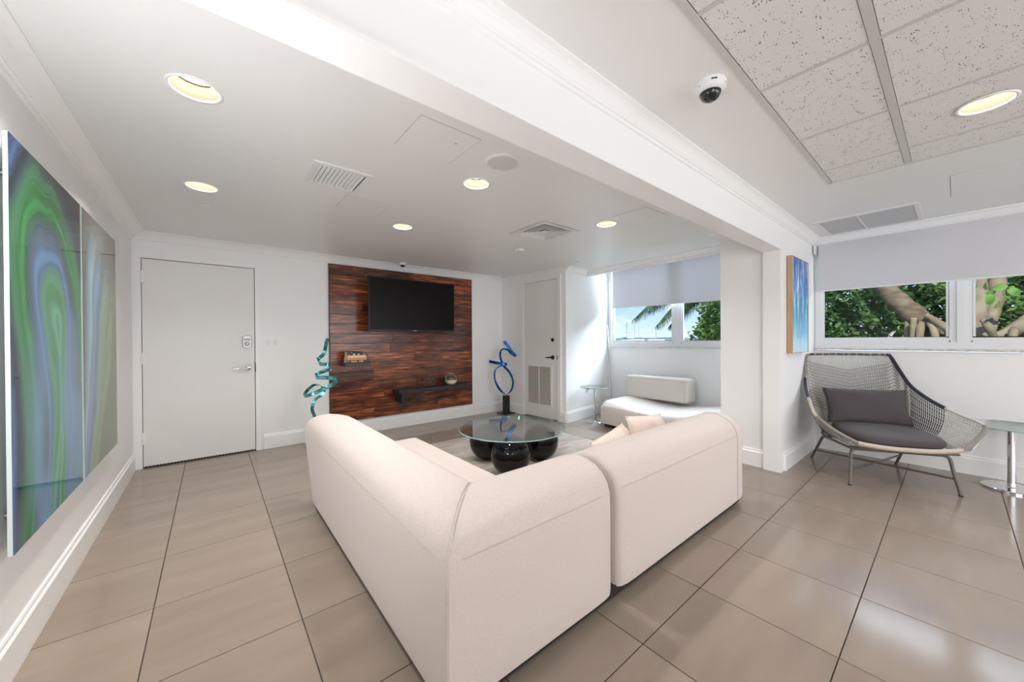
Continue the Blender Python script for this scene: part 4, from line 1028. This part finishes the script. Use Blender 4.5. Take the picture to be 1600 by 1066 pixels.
# ------------------------------------------------------------------ niche chaise
ch = empty('chaise', (4.95, 2.5, 0)); tag(ch, 'cream backless chaise with a wavy seat under the niche window', 'chaise')
def chz():
    m = MB(); nY, nX = 40, 14
    ys = [3.375 - (3.375-1.66)*k/(nY-1) for k in range(nY)]
    prof = [(0, .0), (0, .06), (.0, .15), (.0, .24), (.008, .275), (.03, .305), (.075, .33), (.14, .345), (.30, .352), (.6, .355), (.95, .355), (1.03, .35), (1.05, .32), (1.05, .06)]
    rings = []
    for k, y in enumerate(ys):
        t = (3.375 - y)/(3.375-1.66)
        wave = .032*math.cos(t*PI*2.0) + .012*math.cos(t*PI*2 + 1)
        xf = 4.43 - .03*math.sin(t*PI) ; endr = min(1, (3.375-y)/.09); endi = 0 if endr >= 1 else (1-math.sqrt(1-(1-endr)**2))
        ring = []
        for d, z in prof:
            zz = z + (wave*min(1, d/.10) if z > .3 else (wave*.9 if z > .22 else 0))
            ins = endi*.06
            ring.append(m.bm.verts.new((xf + d + (ins if d < .5 else -ins) - 4.95, y - 2.5, max(.055, zz - (ins*.9 if z > .25 else 0)))))
        rings.append(ring)
    n = len(prof)
    for a, b in zip(rings, rings[1:]):
        for i in range(n): m.bm.faces.new((a[i], a[(i+1) % n], b[(i+1) % n], b[i]))
    m.bm.faces.new(rings[0]); m.bm.faces.new(rings[-1][::-1])
    return m.build('seat', BENCH, ch, smooth=55)
chz()
box('plinth', (4.50-4.95, 1.70-2.5, .012), (5.42-4.95, 3.32-2.5, .058), DARK, ch)
for x in (4.56, 5.38):
    for y in (3.27, 1.8): MB().lathe([(.018, 0), (.022, .014)], 12).build('foot', BLACK, ch, loc=(x-4.95, y-2.5, 0))
bo = empty('back_bolster', (5.28, 2.89, .37), 0); tag(bo, 'low cream back bolster standing on the niche chaise', 'bolster')
m = MB(); m.box((-.145, -.50, 0), (.145, .50, .345))
bmesh.ops.bevel(m.bm, geom=list(m.bm.edges), offset=.038, segments=4, profile=.5, affect='EDGES')
for v in m.bm.verts: v.co.x += .10*max(0, v.co.z)*(1 if v.co.x < 0 else .0)
m.build('bolster_body', BENCH, bo, smooth=60)
bx = lambda z: -.145 + .10*z - .001
MB().tube([(bx(.03), -.462, .03), (bx(.31), -.462, .307), (bx(.31), .462, .307), (bx(.03), .462, .03)], .0035, 6).build('seam', STITCH, bo)

# rod leaning in the niche corner
o = MB().tube([P(956.6, 649.6, 6.10), P(956.2, 635, 6.12), P(955.2, 600, 6.17), P(953, 570, 6.2), P(948.5, 508, 6.22)], .0085, 10).build('leaning_rod', NICKEL, smooth=True)
tag(o, 'slim metal rod leaning in the corner of the niche', 'rod')
# outlet on the niche side wall
ang = math.atan2(3.985-3.81, 5.60-4.21)
yn = lambda x: 3.81 + (x-4.21)*(3.985-3.81)/(5.60-4.21)
t = plate('wall_outlet', (4.80, yn(4.80), .47), ang, .075, .118, 'white outlet with a grey plug on the niche wall', 'outlet', ())
box('plug', (-.002, -.040, -.012), (.028, -.006, .012), pbr('plug_grey', (.25, .25, .26, 1), .5), t, .003)
t = empty('blind_motor_socket', (5.25, yn(5.25), 2.335), ang); tag(t, 'small round white fitting with a black centre high in the niche', 'wall fitting')
for rr_, dd_, mt, nm in ((.030, .006, TRIM, 'ring'), (.014, .012, BLACK, 'socket')):
    o = MB().lathe([(0, 0), (rr_, 0), (rr_*.96, dd_), (0, dd_)], 24).build(nm, mt, t, smooth=35); o.rotation_euler = (PI/2, 0, 0)

# ------------------------------------------------------------------ woven rope lounge chair
CH = Vector((4.85, .48, 0)); ru = Vector((.513, -.858, 0)).normalized(); CHA = math.atan2(ru.y, ru.x)
wc = empty('woven_chair', CH, CHA); tag(wc, 'wide woven rope lounge chair with grey cushions under the blue painting', 'chair')
# local x = u (viewer right), local y = v (towards the back)
rim_pts = [(-.33, -.45, .385), (-.46, -.385, .465), (-.56, -.30, .565), (-.535, -.12, .61), (-.50, .03, .655), (-.465, .20, .725), (-.43, .34, .82), (-.395, .43, .96), (-.36, .495, 1.09), (-.325, .50, 1.112),
           (-.16, .508, 1.115), (0, .51, 1.116), (.16, .508, 1.115), (.325, .50, 1.112), (.36, .495, 1.09), (.395, .43, .96), (.43, .34, .82), (.465, .20, .725), (.50, .03, .655), (.535, -.12, .61), (.56, -.30, .565), (.46, -.385, .465), (.33, -.45, .385)]
seat_pts = [(-.31, -.435, .365), (-.335, -.39, .36), (-.345, -.30, .352), (-.345, -.18, .345), (-.345, -.05, .338), (-.34, .08, .332), (-.325, .19, .327), (-.30, .235, .325), (-.27, .255, .325), (-.24, .262, .325),
            (-.12, .27, .325), (0, .272, .325), (.12, .27, .325), (.24, .262, .325), (.27, .255, .325), (.30, .235, .325), (.325, .19, .327), (.34, .08, .332), (.345, -.05, .338), (.345, -.18, .345), (.345, -.30, .352), (.335, -.39, .36), (.31, -.435, .365)]
NS = 10
RIM = smooth_interp(rim_pts, NS); SEA = smooth_interp(seat_pts, NS)
def idx(st): return int(round(st*NS))
def shell(st, b):
    """st: station 0..22 (float), b: 0 seat .. 1 rim; slight outward belly"""
    f = st*NS; i = min(int(f), len(RIM)-2); t = f - i
    r_ = RIM[i].lerp(RIM[i+1], t); s_ = SEA[i].lerp(SEA[i+1], t)
    p_ = s_.lerp(r_, b); bel = .035*math.sin(PI*b)
    out = Vector((p_.x, p_.y*.6 + .0, 0)); out = out.normalized() if out.length > 0 else out
    return p_ + Vector((out.x*bel, out.y*bel, -bel*.6))
def rim_seg(a, b, mat, r=.0145, nm='rim'):
    MB().tube([RIM[k] for k in range(idx(a), idx(b)+1)], r, 10).build(nm, mat, wc, smooth=50)
rim_seg(0, 2, ROPEG); rim_seg(2, 4.4, ROPEB); rim_seg(4.4, 6.3, ROPEN); rim_seg(6.3, 13, ROPEG, .011); rim_seg(13, 18.1, ROPEN, .0155); rim_seg(18.1, 20, ROPEL, .012); rim_seg(20, 22, ROPEG, .016)
# knots where the back ropes wrap the top rim
m = MB()
for k in range(30):
    p_ = RIM[idx(9) + int(k*(idx(13)-idx(9))/29)]
    m.tube([p_ + Vector((-.004, 0, 0)), p_ + Vector((.004, 0, 0))], .0138, 8)
m.build('rim_wrap', ROPEN, wc, smooth=40)['kind'] = 'stuff'
def ropes(name, mat, r, lines):
    m = MB()
    for L in lines: m.tube(L, r, 5)
    o = m.build(name, mat, wc, smooth=True); o['kind'] = 'stuff'; return o
def radial(a, b, n, off=0): return [[shell(a + (b-a)*(k+.5)/n, bb) + Vector((0, off, 0)) for bb in (0, .2, .4, .6, .8, 1)] for k in range(n)]
ropes('back_ropes', ROPEL, .0036, radial(8.6, 13.4, 44))
ropes('left_wing_ropes', ROPEL, .0036, radial(6.2, 8.6, 16))
ropes('left_wing_dark_ropes', ROPEN, .0040, radial(4.2, 6.2, 16))
ropes('left_front_ropes', ROPEG, .0050, radial(.3, 4.2, 30))
ropes('right_wing_dark_ropes', ROPEN, .0042, radial(15.9, 18.1, 17))
ropes('right_wing_ropes', ROPEL, .0036, radial(13.4, 15.9, 16))
ropes('right_front_ropes', ROPEL, .0038, radial(18.1, 21.4, 26))
# cross ropes: horizontal fans of the back, dipping to the centre
L = []
for k in range(30):
    t = k/29.0; za = .975 - .60*t; mid = .80 - .60*t
    row = []
    for q in range(25):
        st = 7.2 + (14.8-7.2)*q/24.0; c = abs(q-12)/12.0
        row.append(shell(st, max(.03, mid + (za-mid)*c)) + Vector((0, -.006 + .012*(k % 2), 0)))
    L.append(row)
ropes('back_cross_ropes', ROPED, .0028, L)
L = []
for k in range(13):
    b = .06 + .88*k/12.0
    L.append([shell(14.8 + (20.6-14.8)*q/28.0, b) + Vector((-.004, 0, .003*(1 if k % 2 else -1))) for q in range(29)])
ropes('right_cross_ropes', ROPEL, .0034, L)
L = []
for k in range(12):
    b = .08 + .86*k/11.0
    L.append([shell(3.4 + (7.2-3.4)*q/18.0, b) for q in range(19)])
ropes('left_cross_ropes', ROPEL, .0032, L)
# ribs dividing back and wings
for st in (6.4, 15.6): MB().tube([shell(st, b) for b in (0, .25, .5, .75, 1)], .011, 8).build('rib', ROPEG, wc, smooth=50)
# woven front edge and seat
fe = [Vector((-.33, -.45, .385)), Vector((-.24, -.462, .372)), Vector((-.1, -.47, .362)), Vector((.1, -.47, .362)), Vector((.24, -.462, .372)), Vector((.33, -.45, .385))]
MB().tube(smooth_interp(fe, 6), .019, 10).build('front_edge', ROPEB, wc, smooth=50)
m = MB()
for k in range(60):
    c = smooth_interp(fe, 12)[k]; m.tube([c+Vector((-.0, -.004, -.0185)), c+Vector((.004, -.019, 0)), c+Vector((.008, -.004, .0185))], .0030, 5)
m.build('edge_wrap', ROPEB, wc, smooth=True)['kind'] = 'stuff'
L = [[Vector((x, -.46, .362)), Vector((x*.98, -.1, .325)), Vector((x*.9, .262, .322))] for x in [(-.31 + .62*k/26) for k in range(27)]]
ropes('seat_ropes', ROPEB, .006, L)
# steel frame
m = MB().tube([(-.315, -.33, .305), (.315, -.33, .305), (.325, .20, .285), (-.325, .20, .285)], .0115, 10, closed=True); m.build('seat_frame', CHAIRM, wc, smooth=40)
MB().tube(smooth_interp([(-.34, -.30, .315), (-.36, -.05, .318), (-.34, .19, .318), (-.25, .268, .318), (0, .28, .318), (.25, .268, .318), (.34, .19, .318), (.36, -.05, .318), (.34, -.30, .315), (.31, -.435, .345), (0, -.46, .343), (-.31, -.435, .345), (-.34, -.30, .315)], 5), .010, 8).build('seat_ring', CHAIRM, wc, smooth=50)
for nm, top, kn, ft in (('leg', (-.29, -.32, .305), (-.325, -.335, .285), (-.365, -.405, .006)), ('leg', (.29, -.32, .305), (.325, -.335, .285), (.357, -.40, .006)), ('leg', (-.30, .18, .288), (-.33, .205, .268), (-.352, .40, .006)), ('leg', (.30, .18, .288), (.33, .205, .268), (.352, .395, .006))):
    lg = MB().tube(smooth_interp([top, kn, Vector(kn).lerp(Vector(ft), .3), Vector(kn).lerp(Vector(ft), .7), ft], 4), .0125, 10).build(nm, CHAIRM, wc, smooth=50)
    MB().lathe([(.014, 0), (.014, .010)], 12).build('foot_cap', BLACK, lg, loc=(ft[0], ft[1], 0))
MB().tube([(-.345, .32, .105), (.350, -.365, .125)], .009, 8).build('stretcher', CHAIRM, wc, smooth=50)
MB().tube([(-.352, -.370, .118), (.345, .32, .118)], .009, 8).build('stretcher', CHAIRM, wc, smooth=50)
# seat cushion and pillow: things lying in the chair
sc = empty('seat_cushion', CH + ru*0, CHA); tag(sc, 'dark grey seat cushion in the woven rope chair', 'cushion')
m = MB(); n = 26
out = []
for k in range(40):
    a = 2*PI*k/40; ca, sa = math.cos(a), math.sin(a)
    ex = .5
    x = .325*math.copysign(abs(ca)**ex, ca); y = .345*math.copysign(abs(sa)**ex, sa)
    if y > 0: x *= 1 - .10*y/.345
    out.append((x, y - .105))
lv = [(.86, .376), (.955, .384), (1.0, .408), (.985, .432), (.93, .449), (.7, .457), (.4, .460), (.12, .461)]
rings = [[m.bm.verts.new((x*s_, (y+.105)*s_ - .105, z + (.012*((y+.105)/.345)**2 if s_ > 0 else 0)*(-1 if y < -.1 else .3))) for x, y in out] for s_, z in lv]
for a, b in zip(rings, rings[1:]):
    for k in range(40): m.bm.faces.new((a[k], a[(k+1) % 40], b[(k+1) % 40], b[k]))
m.bm.faces.new(rings[0]); m.bm.faces.new(rings[-1]); m.build('cushion_body', GREYCLOTH, sc, smooth=60)
b_ax = Vector((-ru.y, ru.x, 0))
pc = CH + b_ax*.155 + Vector((0, 0, .615))
pe = pillow('lumbar_pillow', pc, (math.radians(70), 0, CHA), .66, .345, .13, GREYCLOTH, 'dark grey rectangular pillow leaning on the back of the woven chair', None, .07, .006)

# ------------------------------------------------------------------ outside: garden and marina seen through the windows
def leaf_mat(name, c1, c2, scale=1.2):
    m = pbr(name, c1, .5, spec=.3); nt, p = parts(m)
    tc = N(nt, 'ShaderNodeTexCoord'); ns = N(nt, 'ShaderNodeTexNoise', i_Scale=scale, i_Detail=5.0); nt.links.new(tc.outputs['Object'], ns.inputs['Vector'])
    r = ramp(nt, [(.3, c1), (.7, c2)], ns.outputs['Fac']); nt.links.new(r.outputs[0], p.inputs['Base Color'])
    tr = N(nt, 'ShaderNodeBsdfTranslucent'); nt.links.new(r.outputs[0], tr.inputs[0])
    ms = N(nt, 'ShaderNodeMixShader'); ms.inputs[0].default_value = .35
    out = [n for n in nt.nodes if n.type == 'OUTPUT_MATERIAL'][0]
    nt.links.new(p.outputs[0], ms.inputs[1]); nt.links.new(tr.outputs[0], ms.inputs[2]); nt.links.new(ms.outputs[0], out.inputs[0]); return m
LF1 = leaf_mat('foliage_green', (.04, .11, .03, 1), (.24, .36, .10, 1)); LF2 = leaf_mat('foliage_dark', (.025, .065, .03, 1), (.12, .22, .07, 1)); LF3 = leaf_mat('broad_leaf', (.12, .25, .05, 1), (.25, .42, .12, 1), 6)
BARK = vary(pbr('fig_bark', (.155, .115, .08, 1), .85, spec=.2), (.06, .045, .03, 1), 5, .8, 5, stretch=(1, 1, 2.5), bump=1.0, bscale=30)
BARKP = vary(pbr('pale_bark', (.24, .19, .135, 1), .8, spec=.2), (.12, .09, .06, 1), 4, .8, 5, bump=.8, bscale=25)
SOIL = vary(pbr('mulch', (.10, .075, .05, 1), .95), (.05, .04, .03, 1), 9, .8)
GRASS = vary(pbr('lawn', (.06, .13, .035, 1), .95), (.10, .18, .05, 1), 7, .8)
o = box('garden_ground', (5.75, -14, -.35), (30, 30, -.05), GRASS); struct(o, 'ground outside the windows')
SEA_ = pbr('sea_water', (.02, .10, .14, 1), .12)
o = box('sea', (30, -140, -.9), (420, 330, -.6), SEA_); struct(o, 'flat sea beyond the garden')
def foliage(name, mat, count, fn, smin, smax, label, cat, seed, group=None, aspect=.45):
    r_ = random.Random(seed); verts = []; faces = []
    for k in range(count):
        c = Vector(fn(r_)); s_ = r_.uniform(smin, smax)
        d = Vector((r_.uniform(-1, 1), r_.uniform(-1, 1), r_.uniform(-.7, .6))).normalized(); u = d.cross(Vector((r_.uniform(-1, 1), r_.uniform(-1, 1), r_.uniform(-1, 1)))).normalized()
        i = len(verts)
        verts += [c - d*s_, c + u*s_*aspect, c + d*s_, c - u*s_*aspect]; faces.append((i, i+1, i+2, i+3))
    me = bpy.data.meshes.new(name); me.from_pydata([tuple(v) for v in verts], [], faces); me.materials.append(mat)
    o = bpy.data.objects.new(name, me); COL.objects.link(o); return o
def bush(loc, rad, n, mat, smin, smax, label, seed, group='dense shrubs behind the fig tree', stem=True):
    b = empty('garden_shrub', loc); tag(b, label, 'shrub', group)
    def fn(r_):
        while True:
            p_ = Vector((r_.gauss(0, 1), r_.gauss(0, 1), r_.gauss(0, 1))).normalized()
            lump = .78 + .35*noise.noise(p_*2.6 + Vector((seed, 0, 0)))
            q = Vector((p_.x*rad[0], p_.y*rad[1], p_.z*rad[2])) * (lump*(r_.uniform(.55, 1)**.4))
            if q.z > -rad[2]*.95: return (q.x, q.y, q.z + rad[2])
    o = foliage('foliage', mat, n, fn, smin, smax, '', '', seed); o.parent = b; o['kind'] = 'stuff'
    if stem:
        m = MB(); rr_ = random.Random(seed)
        for k in range(5): m.tube([(0, 0, 0), (rr_.uniform(-.3, .3)*rad[0], rr_.uniform(-.3, .3)*rad[1], rad[2]*.6), (rr_.uniform(-.7, .7)*rad[0], rr_.uniform(-.7, .7)*rad[1], rad[2]*1.4)], [.05, .035, .012], 6)
        m.build('stems', BARK, b, smooth=True)
    return b
lab = 'dark green shrub in the window view above the woven chair'
k = 0
for x, y, rx, ry, rz, n, mt in ((12.6, 3.9, 1.9, 1.7, 1.9, 5200, LF1), (12.2, 1.6, 1.7, 1.6, 1.8, 5200, LF2), (13.0, -.6, 1.8, 1.7, 1.9, 5200, LF1), (12.5, -2.6, 1.8, 1.6, 1.9, 4200, LF2), (16.5, 3.4, 2.3, 3.2, 3.4, 5200, LF2), (17.0, -2.2, 2.3, 3.4, 3.4, 5200, LF2), (13.5, -5.0, 2.0, 2.0, 2.0, 3200, LF1)):
    k += 1
    tag(bush((x, y, -.06), (rx, ry, rz), int(n*1.8), mt, .055, .11, lab, k), lab, 'shrub')
# strangler fig with a leaning trunk and aerial roots
fig = empty('fig_tree', (10.9, .1, -.05)); tag(fig, 'leaning fig tree with aerial roots seen through the right window', 'tree')
def wtube(name, pts, rad, mat, parent, n=6, seg=12):
    pp = smooth_interp([Vector(p) - parent.location for p in pts], n)
    rr_ = []
    for i in range(len(pp)):
        f = i/(len(pp)-1)*(len(rad)-1); a = min(int(f), len(rad)-2); rr_.append((rad[a]*(1-(f-a)) + rad[a+1]*(f-a))*(1 + .06*math.sin(i*1.7)))
    return MB().tube(pp, rr_, seg).build(name, mat, parent, smooth=True)
fw = 7.0
wtube('trunk', [P(1345, 395, 8.2), P(1388, 455, 7.6), P(1425, 490, 7.2), P(1462, 520, 7.0), P(1490, 545, 6.9)], [.15, .16, .185, .17, .19], BARK, fig)
for pts, rr_ in (([P(1442, 500, 7.1), P(1438, 515, 6.9), P(1436, 560, 6.9), P(1436, 640, 6.9)], [.05, .055, .06, .07]), ([P(1428, 497, 7.0), P(1427, 515, 7.0), P(1426, 560, 7.0), P(1426, 640, 7.0)], [.045, .05, .05, .06]),
                 ([P(1418, 495, 7.2), P(1417, 520, 7.2), P(1416, 640, 7.2)], [.035, .04, .05]), ([P(1452, 505, 6.9), P(1460, 520, 6.8), P(1464, 560, 6.8), P(1462, 640, 6.8)], [.05, .055, .06, .08]),
                 ([P(1446, 492, 6.9), P(1462, 502, 6.8), P(1476, 512, 6.7), P(1484, 530, 6.7), P(1480, 640, 6.7)], [.04, .06, .06, .06, .08])):
    wtube('aerial_root', pts, rr_, BARKP, fig, 5, 10)
pale = empty('pale_fig_tree', (11.3, -.5, -.05)); tag(pale, 'pale forked fig trunk behind the right window pane', 'tree')
wtube('trunk', [P(1535, 640, 6.6), P(1532, 540, 6.6), P(1527, 500, 6.7), P(1530, 465, 6.9), P(1522, 400, 7.2)], [.20, .16, .13, .12, .12], BARKP, pale)
wtube('branch', [P(1540, 530, 6.5), P(1548, 500, 6.6), P(1556, 470, 6.8), P(1560, 430, 7.1), P(1575, 380, 7.4)], [.11, .09, .10, .12, .13], BARKP, pale)
wtube('branch', [P(1548, 535, 6.4), P(1575, 522, 6.4), P(1612, 498, 6.4), P(1660, 470, 6.4)], [.10, .11, .11, .11], BARKP, pale)
wtube('branch', [P(1536, 500, 6.4), P(1545, 512, 6.3), P(1552, 525, 6.3)], [.04, .06, .05], BARKP, pale)
wtube('aerial_root', [P(1586, 515, 6.2), P(1582, 530, 6.2), P(1580, 640, 6.2)], [.06, .05, .07], BARKP, pale)
rl = random.Random(5)
for cx_, cy_ in ((1542, 459), (1556, 456), (1567, 462), (1562, 470), (1550, 452), (1573, 452), (1585, 447), (1536, 450), (1595, 455), (1487+40, 446)):
    m = MB(); d = (RR*rl.uniform(-1, 1) + DD*rl.uniform(-.2, .7) + FF*rl.uniform(-.4, .2)).normalized()
    s_ = d.cross(FF + Vector((rl.uniform(-.4, .4), 0, rl.uniform(-.4, .4)))).normalized(); L_ = rl.uniform(.15, .22)
    c0 = Vector((0, 0, 0)); row = []
    for q in range(9):
        u = q/8; ww = math.sin(PI*u)**.7*L_*.34 + .001
        nn = d.cross(s_); c_ = c0 + d*L_*u + nn*.02*math.sin(PI*u)
        row.append((m.bm.verts.new(c_ + s_*ww), m.bm.verts.new(c_ - nn*.006), m.bm.verts.new(c_ - s_*ww)))
    for a, b in zip(row, row[1:]):
        m.bm.faces.new((a[0], a[1], b[1], b[0])); m.bm.faces.new((a[1], a[2], b[2], b[1]))
    m.build('broad_leaf', LF3, pale, loc=P(cx_, cy_, 6.1) - pale.location, smooth=True)
# palm whose fronds hang across the niche window
PALMG = leaf_mat('palm_green', (.012, .035, .018, 1), (.05, .11, .04, 1), 3)
crown = P(1118, 440, 9.0)
pm = empty('palm_tree', (crown.x, crown.y, -.05)); tag(pm, 'palm tree with drooping fronds outside the niche window', 'tree')
wtube('trunk', [(crown.x+.75, crown.y-.95, -.05), (crown.x+.62, crown.y-.72, 1.3), (crown.x, crown.y, crown.z)], [.17, .13, .12], BARK, pm)
rf = random.Random(3)
for k, (az, lift, LL) in enumerate(((2.7, .2, 2.1), (3.2, .5, 2.2), (2.2, .35, 2.0), (1.5, .6, 2.0), (3.9, .6, 2.1), (.7, .5, 2.0), (4.7, .5, 2.0), (5.6, .5, 2.0), (2.95, -.15, 1.5), (3.6, .05, 1.5), (2.45, -.35, 1.2))):
    # azimuth measured from the camera's right axis, turning towards the camera-away axis
    hd_ = (RR*math.cos(az) + Vector((FF.x, FF.y, 0)).normalized()*math.sin(az)); hd_.z = 0; hd_.normalize()
    c0 = Vector((crown.x, crown.y, crown.z)) - pm.location; ps = []
    for q in range(15):
        u = q/14; ps.append(c0 + hd_*LL*(u*.95) + Vector((0, 0, 1))*(lift*u*LL - (.62+.2*max(0, lift))*LL*u*u))
    m = MB(); m.tube(ps, [.022*(1-.8*q/14) for q in range(15)], 5)
    ff = m.build('frond', PALMG, pm, smooth=True)
    vs, fs = [], []
    for q in range(4, 58):
        u = q/58; i_ = min(int(u*14), 13); t_ = u*14 - i_; c_ = ps[i_].lerp(ps[i_+1], t_); tg = (ps[i_+1]-ps[i_]).normalized(); sd = tg.cross(Vector((0, 0, 1))).normalized()
        for sgn in (-1, 1):
            ll = .55*math.sin(PI*min(1, u*.92+.12))**.6*rf.uniform(.85, 1.1); dr = (sd*sgn*.6 + tg*.55 + Vector((0, 0, -.75))).normalized(); wd = tg*.016
            e1 = c_ + dr*ll*.5 + Vector((0, 0, .03)); e2 = c_ + dr*ll + Vector((0, 0, -.10)); i0_ = len(vs)
            vs += [c_-wd*.6, c_+wd*.6, e1-wd, e1+wd, e2]; fs += [(i0_, i0_+1, i0_+3, i0_+2), (i0_+2, i0_+3, i0_+4)]
    me = bpy.data.meshes.new('leaflets'); me.from_pydata([tuple(v) for v in vs], [], fs); me.materials.append(PALMG); lo_ = bpy.data.objects.new('leaflets', me); COL.objects.link(lo_); lo_.parent = ff; lo_['kind'] = 'stuff'
q = P(1118, 560, 13.0)
tag(bush((q.x+.5, q.y-.4, -.06), (1.75, 1.3, 1.25), 5200, LF2, .05, .10, '', 31, None), 'dark rounded shrub low in the niche window beside the palm', 'shrub')
for k, (px, py_, dist, hgt, lab) in enumerate(((979, 503, 62, 1, 'white sailboat with the leftmost mast in the niche window view'), (991.5, 504, 84, 1, 'white sailboat second from left in the niche window view'), (998, 511, 108, 1, 'white sailboat in the middle of the niche window view'), (1025, 510, 74, 1, 'white sailboat nearest the window mullion in the niche view'))):
    top = P(px, py_, dist); bt = empty('sailboat', (top.x, top.y, -.6), .6*k + .4); tag(bt, lab, 'boat', 'moored sailboats seen through the niche window')
    H = top.z + .6
    m = MB(); rings = []
    for q in range(9):
        u = q/8; w_ = 1.3*math.sin(PI*min(.98, u*.72+.25))**.8 if q < 8 else .05; x_ = -4 + 8.4*u
        rings.append([m.bm.verts.new(v) for v in ((x_, -w_, 1.0+.25*u), (x_, -w_*.7, .2), (x_, 0, -.1), (x_, w_*.7, .2), (x_, w_, 1.0+.25*u))])
    for a, b in zip(rings, rings[1:]):
        for i in range(4): m.bm.faces.new((a[i], b[i], b[i+1], a[i+1]))
        m.bm.faces.new((a[4], b[4], b[0], a[0]))
    m.bm.faces.new(rings[0]); m.bm.faces.new(rings[-1][::-1]); m.build('hull', ALU, bt, smooth=30)
    MB().box((-1.6, -.7, 1.0), (1.6, .7, 1.65), .12).build('cabin', ALU, bt)
    MAST = pbr('mast_grey', (.34, .36, .40, 1), .4)
    MB().tube([(0, 0, 1), (0, 0, H)], .055, 6).build('mast', MAST, bt); MB().tube([(0, 0, 1.95), (-3.2, 0, 2.0)], .11, 6).build('boom', pbr('sail_cover', (.12, .16, .26, 1), .7), bt)
    m = MB(); m.tube([(4.2, 0, 1.25), (0, 0, H*.97)], .012, 4); m.tube([(-4, 0, 1.1), (0, 0, H*.97)], .012, 4); m.tube([(0, -.45, H*.62), (0, .45, H*.62)], .03, 4); m.build('rigging', MAST, bt)
# low far shoreline across the water
m = MB(); rs_ = random.Random(9); pts = []
for k in range(90):
    a = P(700 + k*9, 533, 230); pts.append(a)
vs = []
for k, a in enumerate(pts):
    h_ = 1.35 + 1.0*abs(noise.noise(Vector((k*.35, 3, 0)))) ; vs.append((m.bm.verts.new((a.x, a.y, -.7)), m.bm.verts.new((a.x, a.y, h_)), m.bm.verts.new((a.x*1.05, a.y*1.05, h_)), m.bm.verts.new((a.x*1.05, a.y*1.05, -.7))))
for a, b in zip(vs, vs[1:]):
    for i in range(3): m.bm.faces.new((a[i], b[i], b[i+1], a[i+1]))
o = m.build('shoreline', pbr('far_trees', (.17, .27, .31, 1), .95)); struct(o, 'low tree line across the water')
